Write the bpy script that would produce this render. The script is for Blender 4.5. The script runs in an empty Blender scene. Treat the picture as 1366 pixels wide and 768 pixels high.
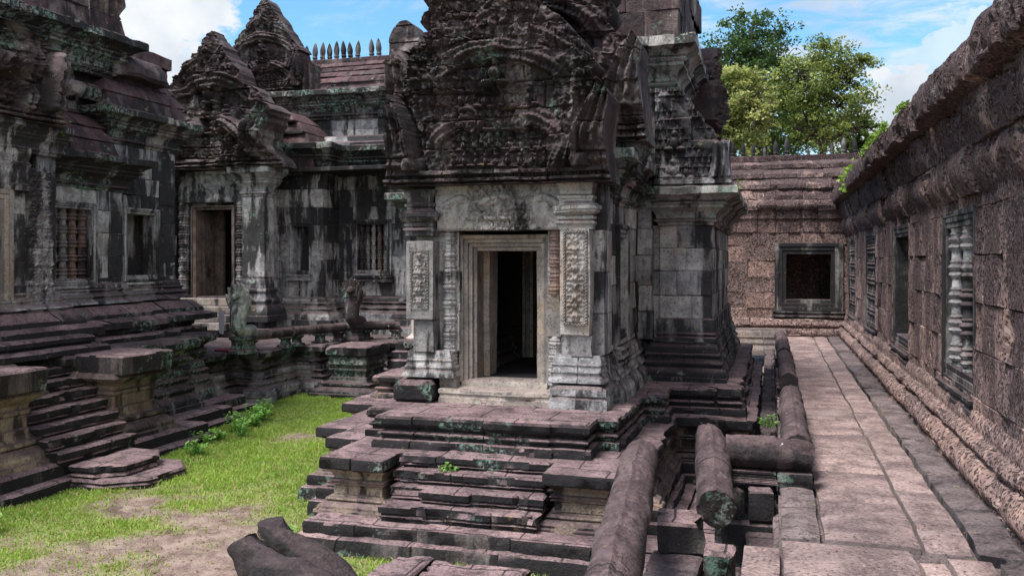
import bpy, math, random
import numpy as np
R = math.radians
random.seed(7)
rng = np.random.default_rng(7)
SC = bpy.context.scene
COL = SC.collection

# ------------------------------------------------------------------ camera, world, sun, exposure
YAW = 16.44
CAMZ = 2.0
cam_d = bpy.data.cameras.new('camera'); cam = bpy.data.objects.new('camera', cam_d); COL.objects.link(cam)
cam.location = (0, 0, CAMZ); cam.rotation_euler = (R(90), 0, R(YAW))
cam_d.sensor_width = 36; cam_d.lens = 31.0; cam_d.shift_y = -37/1366
cam_d.clip_start = 0.05; cam_d.clip_end = 2000
SC.camera = cam

SUN_EL, SUN_AZ = 64.0, 222.0          # azimuth clockwise from +Y: behind the camera, to its left
w = bpy.data.worlds.new('World'); SC.world = w; w.use_nodes = True
sun_d = bpy.data.lights.new('sun', 'SUN'); sun = bpy.data.objects.new('sun', sun_d); COL.objects.link(sun)
sun_d.energy = 1.5; sun_d.angle = R(22); sun_d.color = (1, 0.975, 0.95)
sun.rotation_euler = (R(90-SUN_EL), 0, R(180-SUN_AZ))
SC.view_settings.view_transform = 'Standard'; SC.view_settings.look = 'None'
SC.view_settings.exposure = 2.2; SC.view_settings.gamma = 1.0
SC.cycles.max_bounces = 5; SC.cycles.diffuse_bounces = 4; SC.cycles.transparent_max_bounces = 6

class NT:
    """small node-tree writer"""
    def __init__(s, nt): s.nt = nt; s.n = nt.nodes; s.l = nt.links
    def new(s, t, **kw):
        o = s.n.new(t)
        for k, v in kw.items(): setattr(o, k, v)
        return o
    def put(s, sock, v):
        if isinstance(v, bpy.types.NodeSocket): s.l.new(v, sock)
        elif isinstance(v, (tuple, list)) and sock.type == 'RGBA' and len(v) == 3: sock.default_value = (*v, 1)
        else: sock.default_value = v
    def math(s, op, a, b=0.0, c=None):
        o = s.new('ShaderNodeMath', operation=op); s.put(o.inputs[0], a); s.put(o.inputs[1], b)
        if c is not None: s.put(o.inputs[2], c)
        return o.outputs[0]
    def add(s, a, b): return s.math('ADD', a, b)
    def mul(s, a, b): return s.math('MULTIPLY', a, b)
    def vmul(s, a, b):
        o = s.new('ShaderNodeVectorMath', operation='MULTIPLY'); s.put(o.inputs[0], a); s.put(o.inputs[1], b); return o.outputs[0]
    def vadd(s, a, b):
        o = s.new('ShaderNodeVectorMath', operation='ADD'); s.put(o.inputs[0], a); s.put(o.inputs[1], b); return o.outputs[0]
    def dot(s, a, b):
        o = s.new('ShaderNodeVectorMath', operation='DOT_PRODUCT'); s.put(o.inputs[0], a); s.put(o.inputs[1], b); return o.outputs['Value']
    def noise(s, vec, scale, detail=4, rough=.6, dist=0.0):
        o = s.new('ShaderNodeTexNoise'); s.put(o.inputs['Vector'], vec); o.inputs['Scale'].default_value = scale
        o.inputs['Detail'].default_value = detail; o.inputs['Roughness'].default_value = rough; o.inputs['Distortion'].default_value = dist
        return o.outputs['Fac']
    def voro(s, vec, scale, feature='F1', out='Distance', rnd=1.0):
        o = s.new('ShaderNodeTexVoronoi', feature=feature); s.put(o.inputs['Vector'], vec); o.inputs['Scale'].default_value = scale
        o.inputs['Randomness'].default_value = rnd
        return o.outputs[out]
    def ramp(s, x, a, b, lo=0.0, hi=1.0, smooth=True):
        o = s.new('ShaderNodeMapRange', interpolation_type='SMOOTHSTEP' if smooth else 'LINEAR'); s.put(o.inputs[0], x)
        o.inputs[1].default_value = a; o.inputs[2].default_value = b; o.inputs[3].default_value = lo; o.inputs[4].default_value = hi
        return o.outputs[0]
    def mix(s, f, a, b, mode='MIX'):
        o = s.new('ShaderNodeMix', data_type='RGBA', blend_type=mode); s.put(o.inputs[0], f); s.put(o.inputs[6], a); s.put(o.inputs[7], b)
        return o.outputs[2]
    def sep(s, v):
        o = s.new('ShaderNodeSeparateXYZ'); s.put(o.inputs[0], v); return o.outputs
    def comb(s, x, y, z):
        o = s.new('ShaderNodeCombineXYZ'); s.put(o.inputs[0], x); s.put(o.inputs[1], y); s.put(o.inputs[2], z); return o.outputs[0]

def make_world():
    t = NT(w.node_tree); t.n.clear()
    sky = t.new('ShaderNodeTexSky', sky_type='NISHITA'); sky.sun_disc = False
    sky.sun_elevation = R(SUN_EL); sky.sun_rotation = R(SUN_AZ); sky.air_density = 1.0; sky.dust_density = 0.6; sky.ozone_density = 1.4
    d = t.new('ShaderNodeTexCoord').outputs['Generated']
    x, y, z = t.sep(d)
    zz = t.math('MAXIMUM', z, 0.0)
    k = t.math('DIVIDE', 1.0, t.add(zz, 0.22))
    pl = t.comb(t.mul(x, k), t.mul(y, k), t.mul(zz, .6))
    wisp = t.noise(t.vmul(pl, (1.0, 1.9, 1)), 5.5, 9, .62, .5)
    wide = t.noise(pl, 1.1, 3, .5)
    # thin high cloud covers the right (east) half of the sky, the left keeps clear blue
    side = t.ramp(t.dot(d, (0.72, 0.55, 0)), 0.05, .62)
    thin = t.ramp(t.add(t.mul(wisp, .75), t.add(t.mul(wide, .25), t.mul(side, .12))), .50, .72)
    thin = t.mul(thin, t.ramp(side, 0, 1, .35, 1.0))
    # unseen bright cloud added behind the camera to neutralise the bluish fill light
    behind = t.ramp(t.dot(d, (0.28, -0.96, 0)), -.35, .15)
    thin = t.math('MAXIMUM', thin, t.mul(behind, t.ramp(wide, .30, .55)))
    # two heaped clouds low over the roofs
    def heap(vec, size, soft):
        c = t.dot(d, vec)
        puff = t.add(t.mul(t.noise(t.vmul(d, (1, 1, 1.7)), 17, 8, .60), .6), t.mul(t.noise(t.vmul(d, (1, 1, 1.5)), 7, 3, .5), .4))
        return t.ramp(t.add(c, t.mul(t.add(puff, -.5), size)), 1-soft, 1-soft*.45)
    def dirv(px, py):
        l = (px-683)/1176; c, s_ = math.cos(R(YAW)), math.sin(R(YAW))
        v = np.array([l*c-s_, l*s_+c, (347-py)/1176]); v /= np.linalg.norm(v); return tuple(float(q) for q in v)
    h1 = heap(dirv(228, 44), .0170, .0024)
    h2 = heap(dirv(1185, 175), .022, .0024)
    h3 = heap(dirv(1225, 95), .026, .0014)
    cl = t.math('MAXIMUM', t.mul(thin, .78), t.math('MAXIMUM', h1, t.math('MAXIMUM', h2, t.mul(h3, .6))))
    shade = t.noise(d, 7, 5, .55)
    white = t.mix(t.ramp(shade, .35, .65), (2.5, 2.8, 3.2), (3.9, 4.0, 4.1))
    skyc = t.mix(1.0, sky.outputs[0], (0.54, 0.82, 0.95), 'MULTIPLY')
    white = t.mix(behind, white, (6.4, 6.3, 6.1))
    col = t.mix(cl, skyc, white)
    bg = t.new('ShaderNodeBackground'); t.put(bg.inputs[0], col); bg.inputs[1].default_value = 0.056
    out = t.new('ShaderNodeOutputWorld'); t.l.new(bg.outputs[0], out.inputs[0])
make_world()

# ------------------------------------------------------------------ materials
def new_mat(name):
    m = bpy.data.materials.new(name); m.use_nodes = True; t = NT(m.node_tree); t.n.clear()
    b = t.new('ShaderNodeBsdfPrincipled'); o = t.new('ShaderNodeOutputMaterial'); t.l.new(b.outputs[0], o.inputs[0])
    b.inputs['Specular IOR Level'].default_value = 0.25
    return m, t, b

def sandstone(name, c1=(.30,.27,.25), c2=(.17,.155,.15), stain=.5, top=.8, green=.35, ochre=.1, bump=.8, slab=True, pink=(.17,.118,.118), white=.25, side_purple=0.0, dark=(.011,.0105,.0115), mott=.7):
    m, t, b = new_mat(name)
    g = t.new('ShaderNodeNewGeometry'); pos = g.outputs['Position']; nz = t.sep(g.outputs['Normal'])[2]
    at = t.new('ShaderNodeAttribute'); at.attribute_name = 'tone'; tone = at.outputs['Fac']
    big = t.noise(pos, .8, 4, .6)
    med = t.noise(pos, 4.2, 6, .68)
    fin = t.noise(pos, 34, 5, .72)
    streak = t.noise(t.vmul(pos, (2.6, 2.6, .33)), 1.0, 6, .62, .25)
    col = t.mix(t.ramp(med, .36, .62), c2, c1)
    col = t.mix(t.mul(t.ramp(t.noise(t.vadd(pos, (7, 3, 1)), 1.7, 4, .6), .52, .66), ochre), col, (.33, .22, .13))
    col = t.mix(1.0, col, t.mix(tone, (.62, .62, .66), (1.22, 1.18, 1.12)), 'MULTIPLY')
    col = t.mix(t.mul(t.ramp(fin, .55, .72), .35), col, (.42, .40, .38))
    col = t.mix(t.mul(t.ramp(fin, .47, .36), .7), col, (.035, .032, .032))
    # black biofilm running down the faces
    s = t.add(t.mul(streak, .62), t.add(t.mul(big, .38), t.add(t.mul(t.add(fin, -.5), .12), t.mul(t.add(tone, -.5), -.085))))
    thr = .66 - .30*stain
    blk = t.ramp(t.add(s, t.mul(t.add(med, -.5), .16)), thr-.02, thr+.045)
    col = t.mix(t.mul(blk, .93), col, t.mix(fin, (dark[0]*.6, dark[1]*.6, dark[2]*.6), (dark[0]*2.1, dark[1]*2.0, dark[2]*2.0)))
    # purple brown patina where the stone lies open to the sky
    upm = t.mul(t.ramp(nz, .30, .75), top)
    if side_purple > 0:
        upm = t.math('MAXIMUM', upm, t.mul(t.ramp(t.noise(t.vadd(pos, (3, 9, 4)), 1.3, 5, .6), .40, .58), side_purple))
    pc = t.mix(t.ramp(t.noise(pos, 2.3, 6, .7), .34, .66), (pink[0]*.42, pink[1]*.40, pink[2]*.42), pink)
    pc = t.mix(t.mul(t.ramp(fin, .52, .7), .45), pc, (pink[0]*1.9, pink[1]*1.75, pink[2]*1.75))
    pc = t.mix(t.mul(t.ramp(fin, .47, .36), .8), pc, (.028, .022, .024))
    pc = t.mix(t.mul(t.ramp(t.noise(t.vadd(pos, (2, 6, 3)), 6.5, 6, .72), .53, .62), mott), pc, (.040, .030, .032))
    pc = t.mix(1.0, pc, t.mix(tone, (.72, .72, .74), (1.18, 1.16, 1.14)), 'MULTIPLY')
    col = t.mix(upm, col, pc)
    # grey green crust lichen
    if green > 0:
        gn = t.noise(t.vadd(pos, (11, 5, 2)), 2.1, 5, .62)
        gf = t.noise(t.vadd(pos, (1, 8, 2)), 15, 5, .7)
        thr2 = .68 - .22*green
        gm = t.mul(t.ramp(t.add(gn, t.mul(t.add(t.noise(t.vadd(pos, (2, 2, 7)), .55, 3), -.5), .45)), thr2, thr2+.10), t.ramp(t.add(gf, t.mul(t.add(t.noise(pos, 42, 4, .7), -.5), .5)), .46, .57))
        gm = t.mul(gm, t.ramp(nz, .75, .35))
        col = t.mix(t.mul(gm, .85), col, t.mix(t.ramp(t.noise(t.vadd(pos, (6, 1, 1)), 1.4, 4), .42, .62), t.mix(fin, (.08, .165, .125), (.24, .36, .285)), t.mix(fin, (.17, .18, .16), (.38, .39, .35))))
        om = t.mul(t.ramp(t.noise(t.vadd(pos, (8, 3, 6)), 5, 5, .68), .63, .68), t.ramp(gf, .48, .56))
        col = t.mix(t.mul(om, .5), col, (.30, .24, .10))
    if white > 0:
        wm = t.ramp(t.noise(t.vadd(pos, (4, 4, 9)), 9, 6, .72), .665, .70)
        col = t.mix(t.mul(wm, white), col, (.55, .55, .53))
    h = t.add(t.mul(med, .9), t.add(t.mul(fin, .42), t.mul(t.noise(pos, 13, 5, .72), .8)))
    if slab:
        x, y, z = t.sep(t.vadd(pos, t.vmul(t.comb(t.add(t.noise(pos, 1.1, 2), -.5), t.add(t.noise(t.vadd(pos, (5, 5, 5)), 1.1, 2), -.5), 0), (.12, .12, 0))))
        br = t.new('ShaderNodeTexBrick'); t.put(br.inputs['Vector'], t.comb(x, y, 0)); br.inputs['Scale'].default_value = 1
        br.inputs['Mortar Size'].default_value = .009; br.inputs['Mortar Smooth'].default_value = .3
        br.inputs['Brick Width'].default_value = .74; br.inputs['Row Height'].default_value = .52; br.offset = .42
        jm = t.mul(br.outputs['Fac'], t.ramp(nz, .8, .95))
        col = t.mix(t.mul(jm, .85), col, (.012, .010, .010))
        h = t.add(h, t.mul(jm, -1.0))
    bp = t.new('ShaderNodeBump'); bp.inputs['Strength'].default_value = bump; bp.inputs['Distance'].default_value = .03; t.put(bp.inputs['Height'], h)
    t.put(b.inputs['Base Color'], col); b.inputs['Roughness'].default_value = .88; t.put(b.inputs['Normal'], bp.outputs[0])
    return m

def laterite(name, dark=.5, c1=(.26,.178,.164), c2=(.145,.098,.094)):
    m, t, b = new_mat(name)
    g = t.new('ShaderNodeNewGeometry'); pos = g.outputs['Position']; x, y, z = t.sep(pos); nz = t.sep(g.outputs['Normal'])[2]
    at = t.new('ShaderNodeAttribute'); at.attribute_name = 'tone'; tone = at.outputs['Fac']
    wp = t.vadd(pos, t.vmul(t.comb(t.noise(pos, 9, 2), t.noise(t.vadd(pos, (3, 1, 2)), 9, 2), t.noise(t.vadd(pos, (6, 2, 8)), 9, 2)), (.035, .035, .035)))
    v = t.voro(wp, 27)
    v2 = t.voro(wp, 12)
    big = t.noise(pos, .8, 4, .6); med = t.noise(pos, 3.6, 6, .7); fin = t.noise(pos, 60, 3, .7)
    pit = t.math('MAXIMUM', t.mul(t.ramp(t.add(v, t.mul(t.add(tone, -.5), .12)), .42, .30), t.ramp(t.add(t.noise(pos, 9, 3), t.mul(t.add(t.noise(pos, 1.6, 3), -.5), .35)), .34, .48)), t.mul(t.ramp(v2, .34, .24), t.ramp(med, .44, .54)))
    col = t.mix(t.ramp(med, .38, .64), c2, c1)
    col = t.mix(t.mul(t.ramp(t.noise(t.vadd(pos, (2, 7, 5)), 6, 4, .6), .55, .7), .40), col, (.35, .22, .15))
    col = t.mix(t.mul(t.ramp(t.noise(t.vadd(pos, (9, 1, 5)), 11, 5, .7), .55, .64), .7), col, (.46, .36, .31))
    col = t.mix(1.0, col, t.mix(tone, (.72, .70, .72), (1.22, 1.14, 1.06)), 'MULTIPLY')
    streak = t.noise(t.vmul(pos, (1.6, 1.6, .16)), 1.0, 5, .6, .2)
    s = t.add(t.mul(streak, .55), t.add(t.mul(big, .25), t.add(t.mul(med, .20), t.mul(t.ramp(z, .6, 4.0, 0, 1, False), .13))))
    thr = .70 - .22*dark
    bm_ = t.ramp(s, thr-.02, thr+.035)
    col = t.mix(t.mul(bm_, .88), col, t.mix(fin, (.020, .012, .013), (.105, .066, .068)))
    gl = t.mul(t.ramp(t.noise(t.vadd(pos, (4, 2, 1)), 1.9, 5, .65), .60, .70), t.ramp(fin, .42, .6))
    col = t.mix(t.mul(gl, t.ramp(z, 2.2, 3.4, 0.0, .55)), col, (.24, .25, .235))
    col = t.mix(t.mul(pit, .82), col, (.022, .014, .013))
    col = t.mix(t.mul(t.ramp(t.noise(t.vadd(pos, (3, 3, 3)), 30, 4, .75), .56, .64), .55), col, t.mix(.55, col, (.62, .52, .47)))
    h = t.add(t.mul(pit, -1.5), t.add(t.mul(med, .8), t.mul(fin, .35)))
    bp = t.new('ShaderNodeBump'); bp.inputs['Strength'].default_value = .9; bp.inputs['Distance'].default_value = .035; t.put(bp.inputs['Height'], h)
    t.put(b.inputs['Base Color'], col); b.inputs['Roughness'].default_value = .95; t.put(b.inputs['Normal'], bp.outputs[0])
    return m

def plain(name, c, rough=.7, var=.3, scale=6, bump=.2):
    m, t, b = new_mat(name)
    g = t.new('ShaderNodeNewGeometry'); n = t.noise(g.outputs['Position'], scale, 5, .65)
    t.put(b.inputs['Base Color'], t.mix(n, tuple(q*(1-var) for q in c), tuple(min(1, q*(1+var)) for q in c)))
    b.inputs['Roughness'].default_value = rough
    bp = t.new('ShaderNodeBump'); bp.inputs['Strength'].default_value = bump; bp.inputs['Distance'].default_value = .02; t.put(bp.inputs['Height'], n)
    t.put(b.inputs['Normal'], bp.outputs[0])
    return m

def leafmat(name, c1, c2, trans=.35, dry=None):
    m, t, b = new_mat(name)
    at = t.new('ShaderNodeAttribute'); at.attribute_name = 'tone'
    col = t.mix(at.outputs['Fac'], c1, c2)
    if dry: col = t.mix(t.ramp(at.outputs['Fac'], .16, .06), col, dry)
    t.put(b.inputs['Base Color'], col); b.inputs['Roughness'].default_value = .6
    tr = t.new('ShaderNodeBsdfTranslucent'); t.put(tr.inputs[0], t.mix(1.0, col, (1.3, 1.35, .8), 'MULTIPLY'))
    mx = t.new('ShaderNodeMixShader'); mx.inputs[0].default_value = trans
    t.l.new(b.outputs[0], mx.inputs[1]); t.l.new(tr.outputs[0], mx.inputs[2])
    t.l.new(mx.outputs[0], [n for n in t.n if n.type == 'OUTPUT_MATERIAL'][0].inputs[0])
    return m

M = {}
M['front'] = sandstone('weathered_sandstone', (.43,.42,.415), (.215,.213,.22), stain=.48, top=.75, green=.22, ochre=.30)
M['step'] = sandstone('patinated_step_stone', (.16,.13,.126), (.055,.047,.048), stain=.88, top=.95, green=.56, ochre=.12, pink=(.27,.185,.185))
M['ochre'] = sandstone('ochre_sandstone', (.36,.28,.20), (.17,.135,.115), stain=.50, top=.8, green=.46, ochre=.45)
M['dark'] = sandstone('black_stained_sandstone', (.45,.445,.45), (.19,.19,.197), stain=.58, top=.8, green=.28, ochre=.12, white=.7)
M['green'] = sandstone('lichen_crusted_sandstone', (.28,.27,.26), (.10,.095,.095), stain=.76, top=.8, green=.92, ochre=.05, pink=(.16,.112,.112))
M['roof'] = sandstone('purple_patinated_sandstone', (.17,.13,.13), (.07,.055,.056), stain=.62, top=.95, green=.30, ochre=.05, side_purple=.85, pink=(.135,.078,.084), white=.8, slab=False, bump=1.0)
M['carve'] = sandstone('carved_sandstone', (.31,.285,.275), (.085,.070,.070), stain=.70, top=.75, green=.40, ochre=.15, side_purple=.62, pink=(.112,.073,.076), white=.9, slab=False, bump=1.0)
M['panel'] = sandstone('carved_grey_sandstone', (.37,.35,.335), (.19,.182,.178), stain=.36, top=.4, green=.12, ochre=.35, white=.15, slab=False, bump=.6)
M['frame'] = sandstone('smooth_door_sandstone', (.36,.315,.28), (.21,.19,.175), stain=.26, top=.5, green=.05, ochre=.40, white=.1, slab=False, bump=.4)
M['slate'] = sandstone('dark_grey_window_stone', (.20,.195,.19), (.075,.073,.072), stain=.66, top=.6, green=.2, ochre=.1, white=.4, slab=False, bump=.6)
M['red'] = sandstone('red_sandstone', (.245,.16,.142), (.15,.11,.10), stain=.44, top=.5, green=.05, ochre=.3, white=.1, slab=False, bump=.45)
M['walk'] = sandstone('worn_paving_sandstone', (.36,.29,.265), (.26,.20,.185), stain=.12, top=1.0, green=.1, ochre=.2, pink=(.335,.245,.222), white=.2, slab=False, bump=.5, mott=.25)
M['kerb'] = sandstone('dark_paving_sandstone', (.24,.20,.19), (.14,.12,.115), stain=.4, top=1.0, green=.1, ochre=.2, pink=(.19,.148,.142), white=.2, slab=False)
M['tube'] = sandstone('brown_rail_stone', (.18,.14,.135), (.080,.064,.064), stain=.66, top=.9, green=.40, ochre=.1, side_purple=.40, pink=(.150,.102,.102), white=.8, slab=False, bump=1.0, mott=.8)
M['inner_shade'] = sandstone('shade_darkened_interior_sandstone', (.10,.09,.085), (.045,.04,.04), stain=.8, top=0, green=0, ochre=.1, white=0, slab=False)  # interior stone with the darkness of the doorways put into its colour
M['eaves'] = sandstone('pale_lichened_sandstone', (.42,.41,.395), (.20,.195,.19), stain=.54, top=.85, green=1.0, ochre=.05, pink=(.13,.09,.09))
M['pale'] = sandstone('pale_lichened_carving', (.50,.50,.47), (.20,.20,.19), stain=.30, top=.3, green=.75, ochre=.05, white=.9, slab=False)
M['brown'] = sandstone('brown_door_stone', (.24,.185,.16), (.12,.095,.085), stain=.36, top=.3, green=.05, ochre=.2, white=.1, slab=False)
M['tubed'] = sandstone('dark_broken_stone', (.10,.08,.078), (.045,.036,.036), stain=.80, top=.9, green=.25, ochre=.05, side_purple=.5, pink=(.085,.060,.060), white=.8, slab=False, bump=1.0)
M['lat'] = laterite('laterite', .68)
M['latd'] = laterite('dark_laterite', .74)
M['latl'] = laterite('bare_laterite', .12, (.29,.20,.18), (.17,.116,.107))
M['bark'] = plain('bark', (.055,.043,.034), .9, .4, 8, .6)
M['leafd'] = leafmat('dark_leaves', (.022,.048,.016), (.10,.17,.055))
M['leafy'] = leafmat('flowering_leaves', (.06,.095,.022), (.58,.57,.24))
M['leafo'] = leafmat('olive_leaves', (.040,.075,.018), (.36,.40,.13))
M['leafm'] = leafmat('green_leaves', (.025,.055,.014), (.12,.19,.05))
M['weed'] = leafmat('weed_leaves', (.09,.20,.045), (.27,.48,.12))
M['grass'] = leafmat('grass_blades', (.115,.21,.032), (.31,.44,.080), .35, (.40,.33,.16))
M['moss'] = leafmat('moss_leaves', (.07,.14,.02), (.26,.36,.06))
M['maroon'] = plain('maroon_paint', (.16,.025,.03), .5, .15)
M['board'] = plain('faded_board', (.36,.34,.38), .5, .15)
M['conc'] = plain('pale_post_paint', (.42,.34,.31), .7, .2)
M['rope'] = plain('grey_rope', (.35,.33,.30), .9, .2)

def ground_mat():
    m, t, b = new_mat('lawn_soil')
    g = t.new('ShaderNodeNewGeometry'); pos = g.outputs['Position']
    at = t.new('ShaderNodeAttribute'); at.attribute_name = 'tone'
    fin = t.noise(pos, 40, 5, .72); med = t.noise(pos, 5, 6, .68); big = t.noise(pos, 1.2, 4, .6)
    soil = t.mix(t.ramp(med, .35, .65), (.17,.115,.095), (.32,.235,.195))
    soil = t.mix(t.mul(t.ramp(t.noise(t.vadd(pos, (3, 3, 0)), 1.7, 5, .65), .58, .66), .8), soil, (.10,.062,.052))
    soil = t.mix(t.mul(t.ramp(fin, .58, .7), .5), soil, (.46,.40,.34))
    soil = t.mix(t.mul(t.ramp(fin, .42, .33), .6), soil, (.07,.05,.04))
    gr = t.mix(fin, (.10,.15,.03), (.27,.31,.08))
    col = t.mix(t.mul(t.ramp(t.add(at.outputs['Fac'], t.mul(t.add(med, -.5), .7)), .25, .75), .85), soil, gr)
    bp = t.new('ShaderNodeBump'); bp.inputs['Strength'].default_value = .8; bp.inputs['Distance'].default_value = .03
    t.put(bp.inputs['Height'], t.add(fin, t.mul(med, 1.2)))
    t.put(b.inputs['Base Color'], col); b.inputs['Roughness'].default_value = .97; t.put(b.inputs['Normal'], bp.outputs[0])
    return m
M['ground'] = ground_mat()

# ------------------------------------------------------------------ numpy noise
def _h(ix, iy, iz):
    n = (ix.astype(np.int64)*374761393 + iy.astype(np.int64)*668265263 + iz.astype(np.int64)*2147483647*13) & 0xffffffff
    n = ((n ^ (n >> 13))*1274126177) & 0xffffffff
    n = ((n ^ (n >> 16))*2246822519) & 0xffffffff
    return ((n ^ (n >> 15)) & 0xffffff)/float(0xffffff)
def vn(P):
    P = np.asarray(P, float); i = np.floor(P); f = P-i; f = f*f*(3-2*f); x, y, z = i[..., 0], i[..., 1], i[..., 2]
    fx, fy, fz = f[..., 0], f[..., 1], f[..., 2]
    def c(a, b_, d): return _h(x+a, y+b_, z+d)
    l = lambda a, b_, q: a+(b_-a)*q
    v = l(l(l(c(0,0,0), c(1,0,0), fx), l(c(0,1,0), c(1,1,0), fx), fy), l(l(c(0,0,1), c(1,0,1), fx), l(c(0,1,1), c(1,1,1), fx), fy), fz)
    return v*2-1
def fbm(P, o=3):
    s = 0; a = .5
    for k in range(o): s = s+a*vn(np.asarray(P)*2**k+17.3*k); a *= .5
    return s
def sstep(x, a, b):
    q = np.clip((x-a)/(b-a), 0, 1); return q*q*(3-2*q)

# ------------------------------------------------------------------ mesh builder
class MB:
    def __init__(s): s.v = []; s.q = []; s.ng = []; s.t = []; s.n = 0
    def add(s, V, quads=None, ngons=(), tone=None):
        V = np.asarray(V, float).reshape(-1, 3)
        if quads is not None and len(quads): s.q.append(np.asarray(quads, np.int64).reshape(-1, 4)+s.n)
        for g in ngons: s.ng.append(np.asarray(g, np.int64)+s.n)
        s.v.append(V); s.t.append(np.full(len(V), .5) if tone is None else np.broadcast_to(tone, (len(V),)).astype(float)); s.n += len(V)
        return s
    def cat(s): return np.concatenate(s.v) if s.v else np.zeros((0, 3))
    def xf(s, fn):
        s.v = [fn(V) for V in s.v]; return s
    def wear(s, amp, freq=3.0, o=3):
        for i, V in enumerate(s.v):
            s.v[i] = V+amp*np.stack([fbm(V*freq+7*k, o) for k in range(3)], -1)*1.6
        return s
    def mesh(s, name, mat, origin=(0, 0, 0), smooth=True, angle=27):
        me = bpy.data.meshes.new(name); V = s.cat()-np.asarray(origin, float)
        Q = np.concatenate(s.q) if s.q else np.zeros((0, 4), np.int64)
        sizes = np.concatenate([np.full(len(Q), 4), [len(g) for g in s.ng]]).astype(np.int32)
        loops = np.concatenate([Q.ravel()]+list(s.ng)).astype(np.int32)
        me.vertices.add(len(V)); me.vertices.foreach_set('co', V.ravel().astype(np.float32))
        me.loops.add(len(loops)); me.loops.foreach_set('vertex_index', loops)
        me.polygons.add(len(sizes)); st = np.concatenate([[0], np.cumsum(sizes)[:-1]]).astype(np.int32)
        me.polygons.foreach_set('loop_start', st)
        try: me.polygons.foreach_set('loop_total', sizes)
        except Exception: pass
        me.update(calc_edges=True); me.validate()
        a = me.attributes.new('tone', 'FLOAT', 'POINT'); a.data.foreach_set('value', np.concatenate(s.t).astype(np.float32))
        if smooth:
            me.polygons.foreach_set('use_smooth', np.ones(len(me.polygons), bool)); me.set_sharp_from_angle(angle=R(angle))
        else: me.polygons.foreach_set('use_smooth', np.zeros(len(me.polygons), bool))
        me.materials.append(mat); return me
    def build(s, name, mat, parent=None, label=None, **kw):
        root = parent
        while root is not None and root.parent is not None: root = root.parent
        org = root.location if root is not None else (0, 0, 0)
        if 'origin' in kw: org = kw.pop('origin')
        o = bpy.data.objects.new(name, s.mesh(name, mat, org, **kw)); COL.objects.link(o)
        if parent is not None: o.parent = parent
        else: o.location = org
        if label: o['label'] = label
        return o

def thing(name, label, cat, loc=(0, 0, 0), group=None):
    o = bpy.data.objects.new(name, None); COL.objects.link(o); o.location = loc; o.empty_display_size = .2
    o['label'] = label; o['category'] = cat
    if group: o['group'] = group
    return o
def tag(o, label=None, cat=None, group=None, kind=None):
    if label: o['label'] = label
    if cat: o['category'] = cat
    if group: o['group'] = group
    if kind: o['kind'] = kind
    return o

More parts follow.
